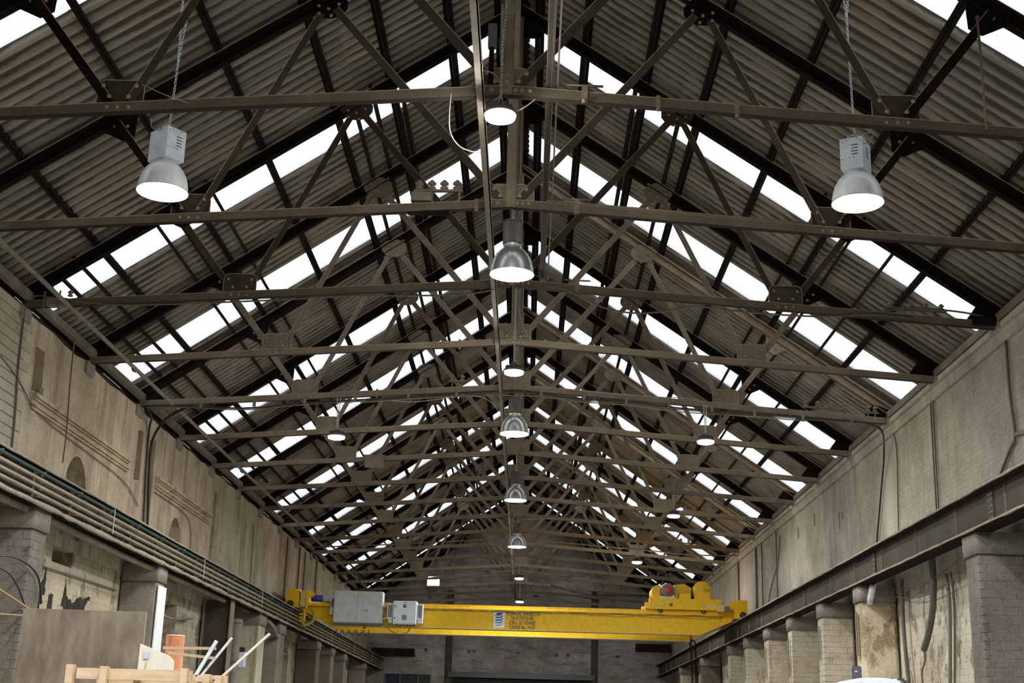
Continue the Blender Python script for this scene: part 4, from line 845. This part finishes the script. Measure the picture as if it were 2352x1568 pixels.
# cabinets
cb = MB().box((-5.28, -.45, -.38), (-3.86, -.06, .52)).obj('control_cabinet', 'grey_box', t, label='large pale grey two-door cabinet'); bevel(cb, .01, 1)
for x0, x1 in ((-5.265, -4.6), (-4.585, -3.88)): bevel(MB().box((x0, -.468, -.36), (x1, -.448, .5)).obj('cabinet_door', 'grey_box', cb), .004, 1)
MB().box((-4.57, -.473, .41), (-4.48, -.467, .48)).obj('warning_label', 'yellow', cb, label='small yellow warning sticker')
MB().dome((-4.32, -.466, -.03), .02).obj('door_lock', 'black', cb); MB().dome((-4.53, -.466, .1), .012).obj('door_lock', 'black', cb)
MB().box((-5.25, -.43, -.43), (-3.9, -.08, -.38)).obj('cabinet_plinth', 'rib', t)
MB().lathe([(.04, 0), (.045, -.04), (.03, -.05), (.04, -.06), (.045, -.1), (.02, -.12)], n=14).obj('beacon', 'red', t, loc=(-4.37, -.3, -.42), label='small red beacon')
MB().box((-5.4, -.35, -.15), (-5.28, -.1, .12)).obj('socket_box', 'grey_box', t); MB().box((-5.37, -.37, .05), (-5.3, -.1, .3)).obj('terminal_box', 'rib', t)
MB().tube(smooth_pts([(-3.84, -.3, .2), (-3.74, -.34, .17), (-3.72, -.34, 0), (-3.74, -.34, -.2), (-3.84, -.3, -.24)]), .025, 8).obj('hose_loop', 'yellow_dust', t)
cw = MB().box((-3.55, -.45, -.38), (-2.87, -.06, .27)).obj('control_cabinet', 'white_box', t, label='white cabinet with side vents'); bevel(cw, .01, 1)
bevel(MB().box((-3.54, -.47, -.365), (-2.885, -.448, .255)).obj('cabinet_door', 'white_box', cw), .006, 1)
for x0, x1 in ((-3.72, -3.56), (-2.86, -2.7)):
    v = MB().box((x0, -.4, -.24), (x1, -.1, .2)).obj('side_vent', 'white_box', t); MB().box((x0+.02, -.406, -.2), (x1-.02, -.4, .16)).obj('vent_mesh', 'mesh_grey', v)
    MB().box((x0+.03, -.35, -.34), (x1-.01, -.1, -.24)).obj('vent_foot', 'white_box', t)
MB().dome((-3.21, -.47, .13), .055, n=12).obj('exhaust_filter', 'rib', cw); MB().box((-3.29, -.476, -.27), (-3.15, -.468, -.13)).obj('filter_grille', 'mesh_grey', cw)
MB().box((-3.51, -.476, .1), (-3.48, -.468, .14)).box((-3.51, -.476, -.24), (-3.48, -.468, -.2)).obj('hinge', 'black', cw)
MB().box((-3.27, -.474, .215), (-3.16, -.469, .245)).obj('warning_label', 'yellow', cw)
mb = MB()
for q in range(6): mb.tube([(-3.45+q*.1, -.25, -.38), (-3.45+q*.1, -.25, -.42)], .016, 8)
mb.obj('cable_glands', 'black', cw)
MB().tube(smooth_pts([(-3.85, -.35, -.38), (-3.7, -.4, -.5), (-3.5, -.1, -.62), (-3.2, .1, -.6), (-3.1, .2, -.45)]), .016, 6).obj('flexible_conduit', 'mesh_grey', t)
for z, sg, r in ((.115, 0, .008), (.1, .035, .006)):
    P = []
    for i in range(40): x = -2.7+i*(8.7/39); P.append((x, -.025, z-.035*abs(math.sin(i*.62+sg*40))-(.04 if sg and x > 2 else 0)))
    MB().tube(smooth_pts(P, 3), r, 5).obj('festoon_cable', 'cable_d', t)
for i in range(5): MB().tube([(-5.15+.2*i+.08*math.cos(q), .0, -.55+.15*math.sin(q)) for q in [PI+PI*j/10 for j in range(11)]], .012, 6).obj('cable_loop', 'cable_b', t)
# sign and lettering on the girder
sg = MB().box((-.65, .035, -.38), (-.335, .049, .06)).obj('maker_sign', 'sign_white', g, label='white square sign with five stacked blue bars')
cols = [(.02, .03, .2), (.015, .05, .28), (.02, .09, .35), (.05, .25, .5), (.3, .52, .7)]
for i, c in enumerate(cols):
    M['lg%d' % i] = plain('logo_blue_%d' % i, c, .5); z = -.035-i*.074
    pg = lambda e: [(-.632-e, z-e), (-.455+e*.4, z-e), (-.35+e, z+.088+e), (-.54-e*.4, z+.088+e)]
    MB().plate(pg(0), .0285+.0012*i, .0345).obj('sign_stripe', 'lg%d' % i, sg)
    if i < 4: MB().plate([(x, q) for x, q in pg(.0)][:2]+[(-.35, z+.088), (-.35, z+.062), (-.455, z-.026), (-.632, z-.026)], .0291+.0012*i, .0345).obj('sign_gap', 'sign_white', sg)
for s_txt, z, sz in (('TECHNICAL CRANES LTD', .035, .118), ('Tel: 01709 561861', -.09, .125), ('S.W.L. 10 TONNES', -.225, .125), ('CRANE No. 14130', -.355, .125)):
    cu = bpy.data.curves.new('lettering', 'FONT'); cu.body = s_txt; cu.size = sz*1.22; cu.align_x = 'CENTER'; cu.extrude = .003; cu.space_character = 1.02; cu.offset = .0028; cu.materials.append(M['ink'])
    tmp = mk('tmp', cu); me = bpy.data.meshes.new_from_object(tmp.evaluated_get(bpy.context.evaluated_depsgraph_get())); bpy.data.objects.remove(tmp, do_unlink=True)
    o = mk('lettering', me, g, loc=(.19, .046, z-.045), rot=(PI/2, 0, 0), label='black lettering line %d of the girder sign' % (1+len([q for q in g.children if q.name.startswith('lettering')]))); o.scale = (.6, 1, 1)
# trolley on the girders
t = thing('crane_trolley', 'yellow hoist trolley with a red-ended motor on the right end of the crane', 'crane trolley', (4.95, 39.3, 5.24))
def tb(a, b, nm, mt='yellow', par=None): return MB().box(a, b).obj(nm, mt, par or t)
fr = tb((-1.08, -.1, .05), (1.02, .15, .36), 'trolley_frame'); tb((-1.08, 2.5, .05), (1.02, 2.75, .36), 'trolley_frame'); tb((-1.0, .15, .25), (.95, 2.5, .32), 'deck', 'yellow_dust')
tb((-1.2, -.05, .06), (-1.08, .1, .24), 'buffer_bracket')
for x in (-.75, .5): MB().tube([(x, .02, .03), (x, .12, .03)], .07, 16).obj('wheel', 'rib', t)
for x in (-.66, -.46): MB().tube([(x, -.13, .18), (x, -.1, .18)], .045, 12).obj('axle_cap', 'yellow_dust' if x < -.5 else 'rib', fr)
for x in (-.9, .55): MB().box((x-.06, -.108, .12), (x+.06, -.1, .2)).obj('access_plate', 'yellow_dust', fr)
MB().box((.7, -.11, .1), (.84, -.1, .22)).obj('jacking_lug', 'yellow_dust', fr)
mo = MB().lathe([(.06, 0), (.2, .02), (.215, .08), (.215, .62), (.18, .68)], n=40, rib=.09).obj('hoist_motor', 'rib', t, loc=(-.52, .08, .62), rot=(-PI/2, 0, 0))
MB().lathe([(.02, -.05), (.09, -.045), (.115, -.02), (.12, .02)], n=20).obj('fan_cover', 'red', mo, label='red domed motor end cover')
MB().box((-.72, .1, .36), (-.32, .6, .44)).obj('motor_foot', 'grey_box', t)
MB().plate([(-.78+.18*math.cos(q), .6+.2*math.sin(q)) for q in [2*PI*i/16 for i in range(16)]], .5, 1.4).obj('gear_case', 'yellow', t)
MB().plate([(-.3, .36), (.2, .36), (.2, .75), (.0, .85), (-.3, .82)], .5, 2.2).obj('gear_case', 'yellow', t)
tb((-.2, .0, .36), (.12, .3, .52), 'brake_box')
dm = MB().tube([(.48, .1, .63), (.48, .16, .63)], .27, 28).obj('drum_flange', 'yellow', t); MB().tube([(.42, .16, .62), (.42, 2.2, .62)], .22, 24).obj('rope_drum', 'rib', t)
tb((.24, .02, .36), (.7, .16, .58), 'drum_pedestal'); MB().box((.42, .04, .56), (.52, .1, .7)).box((.3, .05, .66), (.36, .1, .72)).box((.6, .05, .68), (.66, .1, .74)).obj('bearing_cap', 'yellow_dust', dm)
t2 = MB().box((.86, -.3, .0), (1.06, -.12, .17)).obj('travel_gear', 'yellow_dust', t); MB().box((1.06, -.28, .01), (1.22, -.14, .15)).obj('travel_motor', 'rib', t); MB().plate([(1.2, .08), (1.42, .08), (1.42, .32), (1.3, .3), (1.2, .2)], -.12, .0).obj('chain_guard', 'yellow', t)

# ------------------------------------------------------------------ lower foreground
t = thing('plywood_sheet', 'large brown film-faced plywood sheet standing upright at lower left', 'plywood', (-4.1, 13.5, 1.35), rz=.05)
MB().box((-.61, -.009, -1.35), (.61, .009, 1.36)).obj('sheet', 'ply', t); MB().box((-.61, .009, -1.35), (.612, .013, 1.362)).obj('back_ply', 'pale_pine', t)
# rack the sheet stands against
t = thing('panel_stand', 'timber stand behind the plywood sheet', 'stand', (-4.1, 13.62, 0))
for x in (-.5, .5): MB().box((x-.04, .02, 0), (x+.04, .1, 2.5)).obj('upright', 'pine', t)
t = thing('pine_trestle', 'planed pine ladder-like frame along the bottom left edge', 'timber frame', (-2.0, 7.0, 0))
MB().box((.03, .0, 1.83), (.62, .04, 1.885)).obj('top_rail', 'pine', t); MB().box((.62, .03, 1.83), (.8, .06, 1.865)).obj('top_rail', 'pine', t); MB().box((.1, .12, 1.8), (.62, .16, 1.84)).obj('rear_rail', 'pine', t)
for x, y, h in ((.0, 0, 1.9), (.175, 0, 1.895), (.33, .08, 1.85), (.59, -.01, 1.895), (.7, .02, 1.87), (.76, .02, 1.865)): MB().box((x-.018, y-.025, 0), (x+.018, y+.025, h)).obj('post', 'pine', t)
for x, z in ((.655, 1.86), (.745, 1.84)): MB().dome((x, -.026, z), .006).obj('screw_head', 'blue', t)
t = thing('timber_crate_panel', 'pale cut plywood panel with a small grey switch, behind the pine frame', 'panel', (-2.38, 10.0, 0))
MB().plate([(-.13, 0), (.13, 0), (.13, 2.07), (.09, 2.11), (-.13, 2.19)], -.01, .01).obj('sheet', 'pale_pine', t)
bevel(MB().box((-.095, -.03, 2.08), (-.055, -.01, 2.135)).obj('switch', 'gear', t), .004, 1); MB().tube([(-.07, -.02, 2.06), (-.1, -.02, 1.7)], .004, 6).obj('flex', 'ycable', t)
for i, (a, b, lab) in enumerate((((-2.34, 10.0, 2.165), (-1.95, 10.0, 2.17), 'upper thin stick resting across the cut panel'), ((-2.3, 10.0, 2.13), (-1.95, 10.0, 2.1), 'lower thin stick resting across the cut panel'))):
    MB().bar(a, b, .02, .02).obj('wood_strip', 'pine', label=lab, cat='stick')
t = thing('clay_pipe', 'orange clay pipe standing behind the cut pine panel', 'clay pipe', (-2.36, 10.4, 0))
MB().lathe([(.07, 0), (.07, 2.28), (.062, 2.28), (.062, 2.1)], n=28, cap=False).obj('pipe', 'clay', t); MB().tube([(.067*math.cos(2*PI*i/24), .067*math.sin(2*PI*i/24), 2.28) for i in range(24)], .004, 6, True).obj('rim', 'sign_white', t)
for p, q, wd, mt, lab in (((-2.12, 10.0, 1.9), (-1.95, 10.0, 2.225), .022, 'sign_white', 'short white batten rising steeply from the pine frame'), ((-2.1, 10.1, 1.93), (-1.86, 10.1, 2.255), .014, 'sign_white', 'thin white batten rising beside the short one'), ((-1.98, 10.2, 1.93), (-1.6, 10.2, 2.3), .016, 'pale_pine', 'longest pale batten rising to the right')):
    MB().bar(p, q, wd, .03).obj('batten', mt, label=lab, cat='batten')
t = thing('meter_box', 'small grey electrical box with a black top on the left wall behind the battens', 'electrical box', (-6.4, 31.9, 3.2))
bevel(MB().box((-.14, -.1, -.2), (.14, .1, .15)).obj('box', 'gear', t), .01, 1); MB().box((-.08, -.1, .15), (.12, .05, .26)).obj('lid', 'black', t); MB().tube(smooth_pts([(0, 0, -.2), (-.02, 0, -.6), (-.1, 0, -1.0)]), .01, 6).obj('flex', 'cable', t)
t = thing('alarm_bell', 'small red and white alarm sounder on the left wall', 'alarm', (-XW+.02, 26.0, 3.3)); MB().box((0, -.06, -.12), (.04, .06, .12)).obj('base', 'sign_white', t); MB().dome((.05, 0, 0), .06, (1, 0, 0), 14).obj('sounder', 'red', t); MB().tube([(.02, 0, .12), (.02, 0, .9)], .012, 6).obj('conduit', 'red', t)
for pts, r, mt, lab in (([(-6.38, 16.4, 3.58), (-6.38, 17.3, 3.68), (-6.38, 17.95, 3.64), (-6.38, 18.35, 3.5), (-6.38, 18.55, 3.2)], .015, 'cable_b', 'thick black hose arching over the left edge behind the plywood'), ([(-6.38, 16.4, 3.5), (-6.38, 17.3, 3.45), (-6.38, 17.9, 3.15), (-6.38, 18.1, 2.9)], .012, 'cable_b', 'thinner black hose at the left edge'), ([(-6.36, 16.0, 3.33), (-6.36, 17.0, 3.22), (-6.36, 18.3, 3.05)], .014, 'yhose', 'yellow hose at the left edge'), ([(-6.36, 16.0, 2.86), (-6.36, 18.2, 3.0)], .012, 'yhose', 'lower yellow hose at the left edge')):
    cable('hose', pts, r, mt, lab, 'hose')
# bare patches of lost plaster on the lower left wall
t = wl
def jag(pol, n=5, a=.035, seed=1):
    rnd = random.Random(seed); out = []
    for i in range(len(pol)):
        (y0, z0), (y1, z1) = pol[i], pol[(i+1) % len(pol)]
        for k in range(n): q = k/n; w_ = 0 if k == 0 else 1; out.append((y0+(y1-y0)*q+w_*rnd.uniform(-a, a), z0+(z1-z0)*q+w_*rnd.uniform(-a, a)))
    return out
for i, pol in enumerate(([(21.55, 3.86), (21.66, 3.6), (21.95, 3.5), (22.25, 3.62), (22.85, 3.7), (22.6, 3.45), (22.1, 3.34), (21.7, 3.34), (21.45, 3.42)], [(20.6, 3.95), (20.68, 3.6), (20.5, 3.35), (20.4, 3.1), (20.38, 3.5)], [(20.85, 3.55), (21.05, 3.56), (21.0, 3.2), (20.8, 3.2)])):
    MB().prism(jag(pol, seed=i), -XW-.03, -XW-.014).obj('bare_patch', 'hole2', wl)
# vehicle top and seat at lower right
t = thing('white_tarpaulin', 'white wrapped load top peeping in at the bottom right', 'tarpaulin', (2.62, 9.1, 0))
mb = MB(); xs = [-.26, -.2, -.1, 0, .08, .16, .22]; hs = [1.96, 2.0, 2.035, 2.04, 2.04, 2.03, 2.0]
mb.plate([(-.26, 0)]+[(a, b) for a, b in zip(xs, hs)][0:]+[(.22, 0)], -.1, .4); bevel(mb.obj('cover', 'silver', t), .012, 2)
MB().lathe([(.0, .07), (.05, .065), (.09, .04), (.11, .0), (.11, -.1)], n=20, cap=False).obj('dome', 'chrome', t, loc=(.17, .0, 1.975), label='dark glossy domed cap')
t = thing('grey_headrest', 'dark grey-violet plastic panel standing above the white load', 'plastic panel', (2.57, 9.25, 0))
bevel(MB().box((-.032, -.01, 1.9), (.032, .012, 2.125)).obj('panel', 'plastic', t), .006, 2); MB().box((-.016, -.013, 2.085), (-.01, -.0105, 2.093)).box((-.006, -.013, 2.085), (.0, -.0105, 2.093)).obj('clip', 'sign_white', t)
